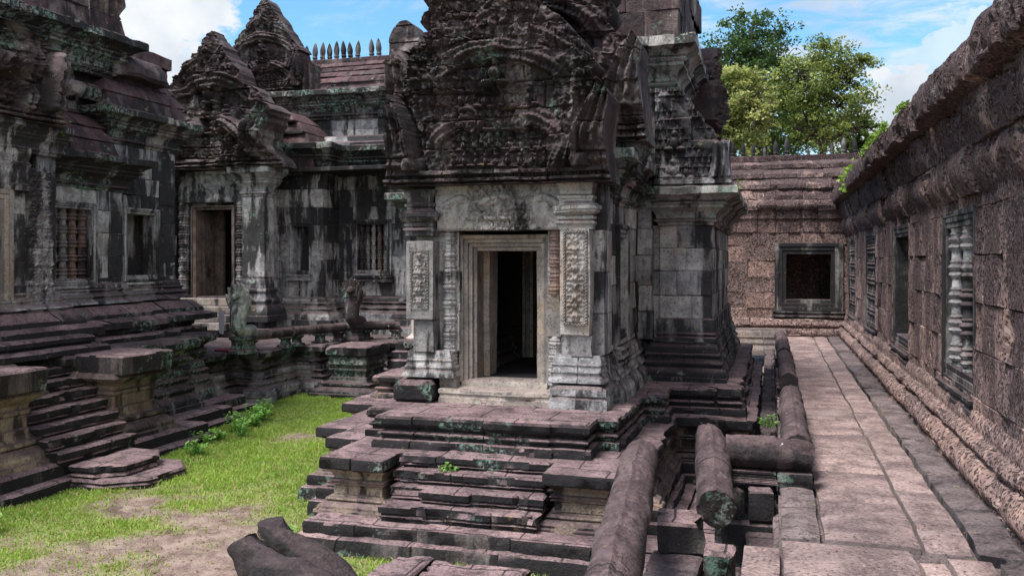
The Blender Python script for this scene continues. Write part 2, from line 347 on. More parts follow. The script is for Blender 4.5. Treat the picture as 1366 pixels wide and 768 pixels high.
_seed = [0]
def course(mb, plan, prof, closed=True, jl=(.5, .95), jit=.010, seg=.14, zj=.004, wear=.010, chip=.03, cap=True, capb=False, T=None, groove=.014):
    """one course of worn stones: a moulding profile [(offset, z)...] swept round a plan, with open joints between its stones"""
    _seed[0] += 1; so = _seed[0]*3.71; jit *= .6; zj *= .6; wear *= .7; chip *= .9
    P = np.array(plan, float); n = len(P); m = n if closed else n-1
    def ed(i):
        e = P[(i+1) % n]-P[i]; L = np.hypot(*e); return e/L, L
    def turn(i):                                   # tan of the half angle at vertex i
        if not closed and (i == 0 or i == n-1): return 0.0
        a, _ = ed((i-1) % n); b, _ = ed(i); an = math.atan2(a[0]*b[1]-a[1]*b[0], a[0]*b[0]+a[1]*b[1]); return math.tan(an/2)
    S = []; cur = (rng.normal()*jit, rng.normal()*zj, rng.random())
    first = cur
    for i in range(m):
        t, L = ed(i); nn = np.array([t[1], -t[0]]); e0 = turn(i); e1 = turn((i+1) % n)
        js = []
        if jl:
            s = rng.uniform(*jl)*rng.uniform(.5, 1)
            while s < L-min(.22, L*.4): js.append(s); s += rng.uniform(*jl)
        k = max(1, int(math.ceil(L/seg))); base = [q for q in np.linspace(0, L, k+1) if all(abs(q-j) > .03 for j in js)]
        if base and base[0] != 0: base = [0]+base
        ev = [(q, 0) for q in base if q < L-1e-6]+[(j, 1) for j in js]
        if not closed and i == m-1: ev.append((L, 0))
        ev.sort()
        for q, isj in ev:
            if isj:
                S.append((P[i]+t*(q-.011), nn, t, -e0+(e0+e1)*q/L, 0, cur))
                S.append((P[i]+t*q, nn, t, -e0+(e0+e1)*q/L, 1, cur))
                cur = (rng.normal()*jit, rng.normal()*zj, rng.random())
                if closed and i == m-1 and q == js[-1]: cur = first
                S.append((P[i]+t*(q+.011), nn, t, -e0+(e0+e1)*q/L, 0, cur))
            else: S.append((P[i]+t*q, nn, t, -e0+(e0+e1)*q/L, 0, cur))
    B = np.array([s[0] for s in S]); N_ = np.array([s[1] for s in S]); Tt = np.array([s[2] for s in S]); sh = np.array([s[3] for s in S])
    g = np.array([s[4] for s in S], float); jo = np.array([s[5][0] for s in S]); jz = np.array([s[5][1] for s in S]); tn = np.array([s[5][2] for s in S])
    O = np.array([p[0] for p in prof], float); Z = np.array([p[1] for p in prof], float); r = len(S); c = len(prof)
    off = O[:, None]+jo[None]-g[None]*groove
    XY = B[None]+N_[None]*off[..., None]+Tt[None]*(sh[None]*(O[:, None]+jo[None]))[..., None]
    ZZ = Z[:, None]+jz[None]*np.linspace(.2, 1, c)[:, None]
    V = np.concatenate([XY, ZZ[..., None]], -1)
    Q = V+so
    if wear: V = V+wear*np.stack([fbm(Q*2.7, 3), fbm(Q*2.7+31, 3), .6*fbm(Q*2.7+57, 3)], -1)*1.5+.35*wear*np.stack([vn(Q*14), vn(Q*14+9), .5*vn(Q*14+5)], -1)
    if chip:
        rngO = O.max()-O.min(); wgt = np.ones(c) if rngO < .03 else np.clip((O-O.min())/rngO, 0, 1)**1.5
        ch = (np.clip(fbm(Q*5.0+90, 2)-.16, 0, 1)*3+.55*sstep(fbm(Q*3.6+44, 3), .20, .25))*chip*wgt[:, None]
        V[..., :2] -= N_[None]*ch[..., None]; V[..., 2] -= ch*.35*wgt[:, None]
    F = []
    rr = r if closed else r-1
    a = np.arange(rr); b = (a+1) % r
    for j in range(c-1): F.append(np.stack([j*r+a, j*r+b, (j+1)*r+b, (j+1)*r+a], -1))
    V = V.reshape(-1, 3)
    if T is not None: V = T(V)
    ng = []
    if closed and cap: ng.append((c-1)*r+np.arange(r))
    if closed and capb: ng.append(np.arange(r)[::-1])
    mb.add(V, np.concatenate(F), ng, np.tile(tn, c)); return mb

def rect(x0, x1, y0, y1): return [(x0, y0), (x1, y0), (x1, y1), (x0, y1)]
def blockp(z0, z1, b=.012): return [(-b, z0), (0, z0+b), (0, (z0+z1)/2), (0, z1-b), (-b, z1)]
def block(mb, x0, x1, y0, y1, z0, z1, b=.012, capb=True, **kw):
    kw.setdefault('jl', None); course(mb, rect(x0, x1, y0, y1), blockp(z0, z1, b), capb=capb, **kw); return mb
def stack(mb, plan, z0, z1, ch=.36, **kw):
    k = max(1, round((z1-z0)/ch)); zs = np.linspace(z0, z1, k+1)
    zs[1:-1] += rng.normal(size=k-1)*.02
    for a, b in zip(zs[:-1], zs[1:]): course(mb, plan, blockp(a, b, .008), **kw)
    return mb
def prof(shape, z0, z1, amp, base=0.0): return [(base+o*amp, z0+(z1-z0)*q) for o, q in shape]
def arc(o0, o1, z0, z1, bulge, n=6):
    return [(o0+(o1-o0)*q+bulge*math.sin(math.pi*q), z0+(z1-z0)*q) for q in np.linspace(0, 1, n)]
PLINTH = [(1, 0), (1, .13), (.93, .14)]+arc(.93, .60, .15, .36, .10)+[(.54, .37), (.54, .41)]+arc(.56, .56, .42, .52, .10, 5)+[(.48, .53), (.34, .60), (.34, .64)]+arc(.36, .36, .65, .74, .09, 5)+[(.26, .75), (.26, .80)]+arc(.24, .06, .81, .95, .06, 5)+[(.02, .96), (0, 1)]
CORN = [(0, 0), (.05, .03), (.05, .08)]+arc(.10, .10, .09, .19, .10, 5)+[(.12, .20), (.12, .26)]+arc(.14, .42, .27, .46, -.06)+[(.46, .47), (.46, .53)]+arc(.50, .50, .54, .64, .10, 5)+[(.56, .65)]+arc(.58, .95, .66, .80, -.06, 5)+[(1, .81), (1, .97), (.96, 1)]
PED = [(.55, 0), (.55, .08), (.50, .09)]+arc(.48, .26, .10, .24, .08, 5)+[(.22, .25), (.30, .27), (.30, .31), (.16, .33), (.10, .38), (.10, .44), (.04, .46), (.04, .60), (.10, .62), (.10, .66), (.05, .68)]+arc(.06, .22, .70, .80, -.04, 4)+[(.30, .815), (.36, .83), (.36, .97), (.33, 1)]

def lathe(mb, pr, n=20, c=(0, 0, 0), T=None, tone=None, arcs=(0, 2*math.pi)):
    full = abs(arcs[1]-arcs[0]-2*math.pi) < 1e-6
    th = np.linspace(arcs[0], arcs[1], n, endpoint=not full); pr = np.array(pr, float)
    V = np.stack([c[0]+pr[:, :1]*np.cos(th)[None], c[1]+pr[:, :1]*np.sin(th)[None], np.broadcast_to(c[2]+pr[:, 1:2], (len(pr), n))], -1)
    a = np.arange(n if full else n-1); b = (a+1) % n
    F = [np.stack([j*n+a, j*n+b, (j+1)*n+b, (j+1)*n+a], -1) for j in range(len(pr)-1)]
    V = V.reshape(-1, 3)
    if T is not None: V = T(V)
    mb.add(V, np.concatenate(F), [np.arange(n)[::-1], (len(pr)-1)*n+np.arange(n)] if full else [], tone); return mb

def tube(mb, pts, rad, n=22, shape=None, tone=None, endn=.0, up=(0, 0, 1), flat=1.0):
    P = np.array(pts, float); k = len(P); rad = np.broadcast_to(rad, (k,)).astype(float)
    T = np.gradient(P, axis=0); T /= np.linalg.norm(T, axis=1)[:, None]
    U = np.array(up, float); S = np.cross(T, U); S /= np.linalg.norm(S, axis=1)[:, None]; W = np.cross(S, T)
    th = np.linspace(0, 2*math.pi, n, endpoint=False)
    rr = np.ones(n) if shape is None else shape(th)
    V = P[:, None]+rad[:, None, None]*rr[None, :, None]*(S[:, None]*np.cos(th)[None, :, None]*flat+W[:, None]*np.sin(th)[None, :, None])
    if endn:
        for i, sg in ((0, -1), (k-1, 1)):
            V[i] += sg*T[i]*(endn*fbm(V[i]*9+4, 2))[:, None]
    a = np.arange(n); b = (a+1) % n
    F = [np.stack([j*n+a, j*n+b, (j+1)*n+b, (j+1)*n+a], -1) for j in range(k-1)]
    mb.add(V.reshape(-1, 3), np.concatenate(F), [np.arange(n)[::-1], (k-1)*n+np.arange(n)], tone); return mb

# local wall frames: (u along the wall, w out of the wall, z) -> world
def face_my(p): return lambda V: np.stack([V[..., 0], p-V[..., 1], V[..., 2]], -1)      # faces the camera (-Y)
def face_px(p): return lambda V: np.stack([p+V[..., 1], V[..., 0], V[..., 2]], -1)      # faces +X
def face_mx(p): return lambda V: np.stack([p-V[..., 1], V[..., 0], V[..., 2]], -1)      # faces -X

def relief(mb, T, L, Rr, v0, v1, nu, nv, H, back=.1, tone=None):
    """carved slab: height field H(u, v) over rows v between outlines L(v) and R(v), with sides going back"""
    v = np.linspace(v0, v1, nv); l = np.vectorize(L)(v) if callable(L) else np.full(nv, L); r = np.vectorize(Rr)(v) if callable(Rr) else np.full(nv, Rr)
    q = np.linspace(0, 1, nu); U = l[:, None]+(r-l)[:, None]*q[None]; VV = np.broadcast_to(v[:, None], U.shape)
    W = H(U, VV); V = np.stack([U, W, VV], -1)
    bi = np.concatenate([np.arange(nu), np.arange(1, nv)*nu+nu-1, (nv-1)*nu+np.arange(nu-2, -1, -1), np.arange(nv-2, 0, -1)*nu])
    V = V.reshape(-1, 3); Bk = V[bi].copy(); Bk[:, 1] = -back
    i = np.arange(nu-1)[None]+np.arange(nv-1)[:, None]*nu
    F = np.stack([i, i+1, i+1+nu, i+nu], -1).reshape(-1, 4)
    m = len(bi); a = np.arange(m); b = (a+1) % m; o = len(V)
    F2 = np.stack([bi[b], bi[a], o+a, o+b], -1)
    V = np.concatenate([V, Bk])
    tn = None
    if tone is None: tn = .5+.4*vn(np.stack([np.floor(V[:, 0]/.55)*1.7, np.floor(V[:, 2]/.34)*2.3, V[:, 0]*0+_seed[0]], -1)+.37)
    mb.add(T(V), np.concatenate([F, F2]), [o+np.arange(m)[::-1]], tn); _seed[0] += 1; return mb

def wall(mb, T, u0, u1, z0, z1, th, holes=(), ch=.36, **kw):
    zs = sorted(set([z0, z1]+[h[2] for h in holes]+[h[3] for h in holes])); zs = [z for z in zs if z0 <= z <= z1]
    for a, b in zip(zs[:-1], zs[1:]):
        k = max(1, round((b-a)/ch)); cs = np.linspace(a, b, k+1)
        for c, d in zip(cs[:-1], cs[1:]):
            iv = [(u0, u1)]
            for h in holes:
                if h[2] < (c+d)/2 < h[3]:
                    nv_ = []
                    for p, q in iv:
                        if h[0] > p: nv_.append((p, min(q, h[0])))
                        if h[1] < q: nv_.append((max(p, h[1]), q))
                    iv = [x for x in nv_ if x[1]-x[0] > .02]
            for p, q in iv: course(mb, rect(p, q, -th, 0), blockp(c, d, .008), T=T, capb=True, **kw)
    return mb

def spiral(u, v, s, k=2.2):
    """vine scroll carving: facing spirals in square cells"""
    iu = np.floor(u/s); iv = np.floor(v/s); a = u/s-iu-.5; b = v/s-iv-.5
    sg = np.where((iu+iv) % 2 == 0, 1, -1); r = np.hypot(a, b); th = np.arctan2(b, a*sg)
    h = .5+.5*np.cos(th+r*2*math.pi*k); lobes = .5+.5*np.cos(5*th-r*9)
    return np.where(r < .5, h*.75+.25*lobes, .35*lobes)
def beads(u, v, v0, s):
    a = (u/s-np.floor(u/s)-.5)*s; r2 = a*a+(v-v0)**2; return np.sqrt(np.clip((s*.48)**2-r2, 0, None))
def seg_d(u, v, pts):
    """distance to a polyline and arc parameter along it"""
    best = np.full(u.shape, 9.0); s0 = 0; par = np.zeros(u.shape)
    for (ax, ay), (bx, by) in zip(pts[:-1], pts[1:]):
        dx, dy = bx-ax, by-ay; L2 = dx*dx+dy*dy; q = np.clip(((u-ax)*dx+(v-ay)*dy)/L2, 0, 1)
        d = np.hypot(u-ax-q*dx, v-ay-q*dy); mk = d < best; best = np.where(mk, d, best); par = np.where(mk, s0+q*math.sqrt(L2), par); s0 += math.sqrt(L2)
    return best, par
def smooth_line(pts, n=6):
    P = np.array(pts, float); out = []
    P = np.concatenate([[2*P[0]-P[1]], P, [2*P[-1]-P[-2]]])
    for i in range(1, len(P)-2):
        for q in np.linspace(0, 1, n, endpoint=False):
            a, b, c, d = P[i-1:i+3]
            out.append(.5*((2*b)+(c-a)*q+(2*a-5*b+4*c-d)*q*q+(-a+3*b-3*c+d)*q**3))
    out.append(P[-2]); return [tuple(p) for p in out]
def figure(u, v, cu, cv, s):
    """seated carved figure: head, torso, knees and arms"""
    def ell(a, b, ra, rb, h): return h*np.sqrt(np.clip(1-((u-a)/ra)**2-((v-b)/rb)**2, 0, None))
    h = ell(cu, cv+.80*s, .15*s, .18*s, .30*s)
    h = np.maximum(h, ell(cu, cv+.98*s, .08*s, .12*s, .2*s))
    h = np.maximum(h, ell(cu, cv+.42*s, .21*s, .32*s, .28*s))
    h = np.maximum(h, ell(cu-.26*s, cv+.12*s, .26*s, .13*s, .26*s)); h = np.maximum(h, ell(cu+.26*s, cv+.12*s, .26*s, .13*s, .26*s))
    h = np.maximum(h, ell(cu-.27*s, cv+.45*s, .09*s, .24*s, .18*s)); h = np.maximum(h, ell(cu+.27*s, cv+.45*s, .09*s, .24*s, .18*s))
    return h

def flame(u, v, s):
    """rows of pointed carved leaves"""
    r = np.floor(v/s); a = (u/s*1.5+.5*(r % 2)); a = (a-np.floor(a)-.5)*2; b = v/s-r
    w_ = (1-b)**.7*.95+.02; m = np.clip(1-np.abs(a)/w_, 0, 1); return np.sqrt(m)*(.55+.45*(1-b))-.35*(np.abs(a) < .10)*(m > .2)
def ped_height(sc, figs=True, seed=0, wreck=.35, deep=1.35, fl=.06):
    """pediment carving in its own units (half width about 1.3, height about 2.2) times sc"""
    B1 = smooth_line([(.72, .18), (.80, .45), (.62, .66), (.34, .78), (.26, .70)])
    B2 = smooth_line([(.86, .72), (.90, 1.05), (.70, 1.31), (.36, 1.46), (0, 1.52)])
    B3 = smooth_line([(1.12, .98), (1.02, 1.34), (.66, 1.62), (.34, 1.80), (0, 2.02)])
    def H(U, V_):
        u = (U)/sc; v = V_/sc; uu = u+.035*fbm(np.stack([u*2, v*2, u*0+seed], -1), 2); au = np.abs(uu)
        h = np.zeros(u.shape)+.02
        h += .022*spiral(uu, v, .21)+fl*flame(uu+.09*fbm(np.stack([u*2.2, v*2.2, u*0+seed+31], -1), 2), v+.16*fbm(np.stack([u*1.8, v*1.8, u*0+seed+37], -1), 2)+.10*np.abs(u), .14)*(.25+.75*sstep(fbm(np.stack([u*1.7, v*1.7, u*0+seed+6], -1), 3), -.15, .12))+.012*spiral(uu+.05, v, .095, 1.4)*sstep(fbm(np.stack([u*3, v*3, u*0+seed+3], -1), 2), -.35, .1)
        # flame leaves outside the outer band
        d3, p3 = seg_d(au, v, B3); d2, p2 = seg_d(au, v, B2); d1, p1 = seg_d(au, v, B1)
        tooth = np.abs(((p3/.17) % 1)-.5)*2
        h += np.where(d3 < .32, .045*(1-tooth)*sstep(d3, .32, .1), 0)
        for d, p, wd, hh in ((d3, p3, .14, .11), (d2, p2, .155, .16), (d1, p1, .13, .18)):
            ero = .50+.50*sstep(fbm(np.stack([u*1.5+hh*40, v*1.5, u*0+seed+2], -1), 3), -.22, .10); hh = hh*ero; band = np.clip(1-(d/wd)**2, 0, None); rib = .5+.5*np.cos(d/wd*math.pi*3.0)
            h = np.maximum(h, np.where(d < wd, hh*np.sqrt(band)*(.72+.28*rib)+.006*np.cos(p*120)*ero, 0))
        if figs:
            f = np.zeros(u.shape)
            for row, (y0, s, n) in enumerate(((.20, .17, 9), (.385, .17, 9), (.60, .23, 5), (.86, .24, 4))):
                wspan = (.60, .56, .50, .52)[row]
                for q in range(n):
                    cu = -wspan+2*wspan*(q+.5)/n+.02*math.sin(q*7+row*3+seed); f = np.maximum(f, figure(uu, v, cu, y0, s))
            f = np.maximum(f, figure(uu, v, 0, 1.10, .34))
            tymp = sstep(d2-.12, 0, .05)*(au < .66)*(v < 1.36)*(v > .17); h = np.where((tymp > 0) & (d1 > .12), h-.05, h); h = np.where(d1 > .11, np.maximum(h, f*1.9-.04), h)
        # many headed serpent rearing at each lower corner
        lx = (au-.80)/.54; ly = v/1.10; xi = .16+.62*np.clip(ly, 0, 1.2)**2.4; q = (lx-xi)/np.maximum(1-xi, .08)
        lf = sstep(lx-xi, 0, .05)*(ly < 1.0)
        rim = np.clip(1-((lx-xi-.08)/.08)**2, 0, None)
        fan = .5+.5*np.cos(q*math.pi*2*3.5-1.2+.8*np.sin(ly*3)); hood = sstep(ly, .26, .42)
        h = np.where(lf > 0, h*(1-lf)+lf*(.09+.055*fan*hood+.09*rim+.07*np.sin(np.clip(ly, 0, 1)*math.pi)+.02*np.cos(ly*60)*(1-hood)), h)
        h = np.where((lx > xi-.10) & (lx < xi) & (ly < 1), -.05, h)
        coil = np.hypot(au-1.0, v-.22); h = np.maximum(h, np.where(coil < .15, .20*np.sqrt(np.clip(1-(coil/.15)**2, 0, None)), 0))
        # base moulding with a bead row
        h = np.where(v < .17, .06+.05*sstep(v, .02, .0)+.05*(np.abs(v-.055) < .022)+.05*(np.abs(v-.135) < .022)+1.2*beads(u, v, .095, .045), h)
        # block joints
        cz = v/.315+.10*np.sin(u*2.3+seed)*0+.35*np.sin(seed+np.floor(u/.9)*2.1); row = np.floor(cz); ju = u/.62+.37*row
        j = np.minimum(np.abs(cz-np.round(cz))*.315, np.abs(ju-np.round(ju))*.62)
        h -= .022*sstep(j, .012, .004)
        h += .07*vn(np.stack([row*3.1+seed, np.floor(ju+.5)*1.7, u*0], -1)+.31)*.45
        h += .05*fbm(np.stack([u*6, v*6, u*0+seed], -1), 4)+.035*(.35-np.abs(fbm(np.stack([u*11, v*11, u*0+seed+4], -1), 3)))
        h += wreck*(.10*fbm(np.stack([u*1.6, v*1.6, u*0+seed+5], -1), 3)+.08*np.clip(fbm(np.stack([u*2.6, v*2.6, u*0+seed+8], -1), 2), -.1, 1))
        return h*sc*deep
    return H
def ped_outline(sc, seed=0, apex=2.22, lowhw=1.33, shoulder=1.06, point=0, wild=.03):
    def hw(z):
        v = z/sc
        if v < .92: b = lowhw-.05*math.sin(v*3.2)
        elif v < 1.10: b = lowhw-.03-(lowhw-.03-shoulder)*((v-.92)/.18)**3.0
        else:
            q = min(1, (v-1.10)/(apex-1.10))
            if point: b = shoulder*(1-q)**point+.09*abs(math.sin(v*7+seed))**.6*(1-q)**.6+.03
            else: b = shoulder*math.cos(q*math.pi/2)**.78+.10*(1-q)*abs(math.sin(v*13))+.03
        return b*sc
    def L(z): return -hw(z)+wild*sc*float(fbm(np.array([z*2.6/sc, seed, .5]), 4))
    def Rr(z): return hw(z)+wild*sc*float(fbm(np.array([z*2.6/sc, seed+9, .5]), 4))
    return L, Rr
def pediment(mb, T0, cu, z0, sc, seed=0, back=.3, apex=2.22, figs=True, res=.013, wreck=.45, deep=1.75, fl=.075, **kw):
    L, Rr = ped_outline(sc, seed, apex, **kw); h = apex*sc
    nu = int(2.66*sc/res); nv = int(h/res)
    T = lambda V: T0(np.stack([V[..., 0]+cu, V[..., 1], V[..., 2]+z0], -1))
    return relief(mb, T, L, Rr, 0, h*.995, nu, nv, ped_height(sc, figs, seed, wreck, deep, fl), back)

def colonnette_prof(z0, z1, r, k=9):
    p = []; H = z1-z0
    for i in range(k):
        a = z0+H*i/k; b = z0+H*(i+1)/k; h = b-a
        for q, o in ((0, .86), (.10, .86), (.14, 1.0), (.22, 1.02), (.26, .9), (.32, .9), (.36, 1.05), (.46, 1.10), (.54, 1.05), (.58, .9), (.64, .9), (.68, 1.02), (.78, 1.0), (.82, .86)): p.append((r*o, a+h*q))
    p.append((r*.86, z1)); return p
def baluster_prof(z0, z1, r):
    p = [(r*.8, z0), (r*.8, z0+.03)]; H = z1-z0; k = 5
    for i in range(k):
        a = z0+H*(i+.04)/k; h = H/k*.93
        for q, o in ((0, .62), (.12, .6), (.2, .85), (.28, 1.0), (.36, .9), (.42, .7), (.5, .92), (.58, 1.05), (.66, .9), (.72, .7), (.8, .85), (.88, .66)): p.append((r*o, a+h*q))
    p.append((r*.8, z1)); return p

def frame_bands(mb, T, a0, a1, b0, b1, wd, out, nb=3, bottom=True, **kw):
    """nested moulded frame: nb rectangular rings stepping inwards and back"""
    for k in range(nb):
        o = wd*k/nb; e = wd/nb; w1 = out*(1-k/nb)
        x0, x1, y0, y1 = a0+o, a1-o, (b0+o if bottom else b0), b1-o
        kk = dict(jl=None, jit=.001, zj=0, wear=.005, chip=.012, T=T, capb=True, seg=.2); kk.update(kw)
        course(mb, rect(x0, x0+e, -.25, w1), blockp(y0, y1, .006), **kk)
        course(mb, rect(x1-e, x1, -.25, w1), blockp(y0, y1, .006), **kk)
        course(mb, rect(x0+e, x1-e, -.25, w1), blockp(y1-e, y1, .006), **kk)
        if bottom: course(mb, rect(x0+e, x1-e, -.25, w1), blockp(y0, y0+e, .006), **kk)
    return mb

def window(parent, T, a0, a1, b0, b1, nbal, fm, bm_, wd=.16, out=.06, name='window', redlast=False, back=None, missing=(), rk=.40, bw=-.10):
    mb = MB(); frame_bands(mb, T, a0, a1, b0, b1, wd, out); w_ = mb.build(name, fm, parent)
    s = MB(); course(s, rect(a0-.04, a1+.04, -.1, out+.05), [(0, b0-.16), (0, b0-.12), (-.03, b0-.11), (-.03, b0-.06), (.01, b0-.05), (.01, b0-.012)], T=T, jl=None, wear=.006); s.build('sill', fm, w_)
    i0, i1 = a0+wd, a1-wd; z0, z1 = b0+wd, b1-wd
    for k in range(nbal):
        if k in missing: continue
        c = MB(); u = i0+(i1-i0)*(k+.5)/nbal; r = (i1-i0)/nbal*rk
        lathe(c, baluster_prof(z0, z1, r), 14, T=(lambda V, u=u: T(V+np.array([u, bw, 0]))), tone=rng.random()); c.wear(.006, 6, 2)
        c.build('baluster', (M['red'] if (redlast and k >= nbal-2) else bm_), w_)
    if back:
        mb = MB(); course(mb, rect(a0+.02, a1-.02, -back-.1, -back), blockp(b0+.02, b1-.02), T=T, jl=None, capb=True); mb.build('backing', M['dark'], w_)
    return w_
# ================================================================== SETTING
GZ = -.85
def lawn_amount(X, Y):
    """how much grass grows at a point of the court (bare soil towards the near left corner)"""
    n = fbm(np.stack([X*.55, Y*.55, X*0+2.2], -1), 3)
    far = sstep(Y+.25*(X+7), 7.6, 10.8)
    n2 = fbm(np.stack([X*2.4, Y*2.4, X*0+8], -1), 3)
    gap = sstep(X, -1.5, -1.75)
    edge = sstep(X, -7.55, -8.2)*.75+sstep(np.hypot(X+3.2, (Y-7.2)*1.0), 1.35, .7)*.8
    return np.clip(far*.62+n*1.0+n2*.75+.34+edge, 0, 1)*gap
mb = MB()
xs = np.concatenate([[-400, -60, -20], np.arange(-12, 3.01, .16), [10, 60, 400]]); ys = np.concatenate([[-60, -10, 2], np.arange(3, 21.01, .16), [30, 80, 500]])
X, Y = np.meshgrid(xs, ys); Z = GZ+.05*fbm(np.stack([X*.8, Y*.8, X*0], -1), 3)+.03*fbm(np.stack([X*4, Y*4, X*0], -1), 2)
i = np.arange(len(xs)-1)[None]+np.arange(len(ys)-1)[:, None]*len(xs)
mb.add(np.stack([X, Y, Z], -1).reshape(-1, 3), np.stack([i, i+1, i+1+len(xs), i+len(xs)], -1).reshape(-1, 4), (), lawn_amount(X, Y).ravel())
tag(mb.build('ground', M['ground']), kind='structure')

# grass blades
def grass():
    N = 420000
    X = rng.uniform(-10.2, -1.6, N); Y = rng.uniform(4.2, 18.5, N)
    keep = rng.random(N) < (lawn_amount(X, Y)**1.5*.96+.015)*np.clip(1.35-.03*Y, .3, 1); X, Y = X[keep], Y[keep]; N = len(X)
    la = lawn_amount(X, Y)
    patch = fbm(np.stack([X*1.3, Y*1.3, X*0+5], -1), 3)
    hgt = (.018+.030*rng.random(N)**2)*(0.6+.7*la)*(1+.9*patch); wd = .004+.005*rng.random(N); a = rng.uniform(0, 2*math.pi, N); ln = rng.uniform(.2, 1.1, N)*hgt; b = rng.uniform(0, 2*math.pi, N)
    z = np.full(N, GZ-.005)+.05*fbm(np.stack([X*.8, Y*.8, X*0], -1), 3)+.03*fbm(np.stack([X*4, Y*4, X*0], -1), 2)
    base = np.stack([X, Y, z], -1); s = np.stack([np.cos(a), np.sin(a), a*0], -1)*wd[:, None]
    mid = base+np.stack([np.cos(b)*ln*.35, np.sin(b)*ln*.35, hgt*.62], -1); tip = base+np.stack([np.cos(b)*ln, np.sin(b)*ln, hgt], -1)
    V = np.stack([base-s, base+s, mid+s*.7, mid-s*.7, tip], 1).reshape(-1, 3); o = np.arange(N)*5
    mb = MB(); q = np.stack([o, o+1, o+2, o+3], -1); tn = np.where(rng.random(N) < .16+.25*(1-la), .03, np.clip(.5+.9*patch+.22*rng.normal(size=N), .17, 1))
    mb.add(V, q, (), np.repeat(tn, 5)); mb2 = np.stack([o+3, o+2, o+4, o+4], -1)
    mb.ng = list(np.stack([o+3, o+2, o+4], -1))
    return mb
tag(grass().build('grass', M['grass'], smooth=False), kind='stuff')

def litter():
    n = 2600; X = rng.uniform(-8.4, -1.4, n); Y = rng.uniform(4.5, 14, n); k = 420
    X[:k] = rng.uniform(.35, 1.7, k); Y[:k] = rng.uniform(4.2, 20, k); X[:k] = np.where(rng.random(k) < .5, rng.choice([.36, 1.03, 1.35, 1.68], k)+.02*rng.normal(size=k), X[:k])
    z = np.where(np.arange(n) < k, .012, GZ+.012+.05*fbm(np.stack([X*.8, Y*.8, X*0], -1), 3)+.03*fbm(np.stack([X*4, Y*4, X*0], -1), 2))
    a = rng.uniform(0, 6.28, n); s = rng.uniform(.008, .026, n)*np.where(np.arange(n) < k, .6, 1); C = np.stack([X, Y, z], -1)
    u = np.stack([np.cos(a), np.sin(a), .25*rng.normal(size=n)], -1)*s[:, None]; v = np.stack([-np.sin(a), np.cos(a), .25*rng.normal(size=n)], -1)*s[:, None]*.55
    V = np.stack([C-u, C-v, C+u, C+v], 1).reshape(-1, 3); o = np.arange(n)*4; mb = MB(); mb.add(V, np.stack([o, o+1, o+2, o+3], -1), (), np.repeat(rng.random(n), 4)); return mb
tag(litter().build('leaf_litter', leafmat('dry_leaves', (.09, .045, .03), (.30, .20, .11), .1), smooth=False), kind='stuff')

# walkway: bed plus individually laid worn slabs, one sheet of paving
mb = MB(); K = MB()
course(mb, rect(.03, 2.2, 5.0, 24.55), [(.02, GZ-.1), (.02, -.22), (-.03, -.2), (-.03, -.075)], jl=(.7, 1.1)); course(mb, rect(-.2, 2.2, 2.2, 6.55), [(0, GZ-.1), (0, -.22), (-.03, -.2), (-.03, -.078)], jl=(.7, 1.1))
def slabs(mb, x0, x1, y0, y1, lr, top=0.0, skew=.05):
    y = y0
    while y < y1-.05:
        l = rng.uniform(*lr); e = min(y+l, y1)
        if y1-e < .3: e = y1
        s0 = rng.uniform(-skew, skew); dz = rng.normal()*.007+top; tn = rng.random(); tilt = rng.normal()*.004
        nx = max(4, int((x1-x0)/.06)); ny = max(4, int((e-y)/.06)); gq = .008
        U, Vv = np.meshgrid(np.linspace(0, 1, nx), np.linspace(0, 1, ny))
        XX = x0+gq+(x1-x0-2*gq)*U; YY = y+gq+(e-y-2*gq)*Vv+(U-.5)*s0
        P3 = np.stack([XX, YY, XX*0], -1)
        XX = XX+.012*vn(P3*3+5); YY = YY+.014*vn(P3*3+15)
        edge = np.minimum(np.minimum(U, 1-U)*(x1-x0), np.minimum(Vv, 1-Vv)*(e-y))
        ZZ = dz+tilt*(U-.5)+.010*fbm(P3*2.2, 3)-.016*sstep(edge, .05, 0)-.03*np.clip(fbm(P3*3.4+40, 2)-.22, 0, 1)*sstep(edge, .2, 0)*3
        V = np.stack([XX, YY, ZZ], -1).reshape(-1, 3)
        bi = np.concatenate([np.arange(nx), np.arange(1, ny)*nx+nx-1, (ny-1)*nx+np.arange(nx-2, -1, -1), np.arange(ny-2, 0, -1)*nx])
        Bk = V[bi].copy(); Bk[:, 2] = top-.11; i = np.arange(nx-1)[None]+np.arange(ny-1)[:, None]*nx; m_ = len(bi); a = np.arange(m_); b = (a+1) % m_
        mb.add(np.concatenate([V, Bk]), np.concatenate([np.stack([i, i+1, i+1+nx, i+nx], -1).reshape(-1, 4), np.stack([bi[b], bi[a], len(V)+a, len(V)+b], -1)]), (), tn)
        y = e
W1 = MB()
slabs(W1, .36, 1.02, 6.75, 24.4, (.7, 1.25)); slabs(W1, 1.03, 1.34, 6.6, 24.4, (1.1, 2.6), .004, .03)
slabs(W1, -.20, .05, 2.4, 6.5, (.8, 1.4), -.02); slabs(W1, .06, .92, 2.4, 6.66, (.45, .85)); slabs(W1, .94, 1.12, 2.4, 6.5, (.7, 1.2), -.012); slabs(W1, 1.13, 1.42, 2.4, 6.55, (.6, 1.1), .002)
slabs(K, 1.36, 1.70, 6.6, 24.4, (.5, 1.2), .03, .03); slabs(K, 1.44, 1.72, 2.4, 6.5, (.6, 1.1), .035)
slabs(K, .06, .34, 6.7, 24.4, (.6, 1.1), .01, .03)
p = tag(mb.build('walkway', M['kerb']), kind='structure'); W1.build('paving', M['walk'], p); K.build('kerb_stones', M['kerb'], p)

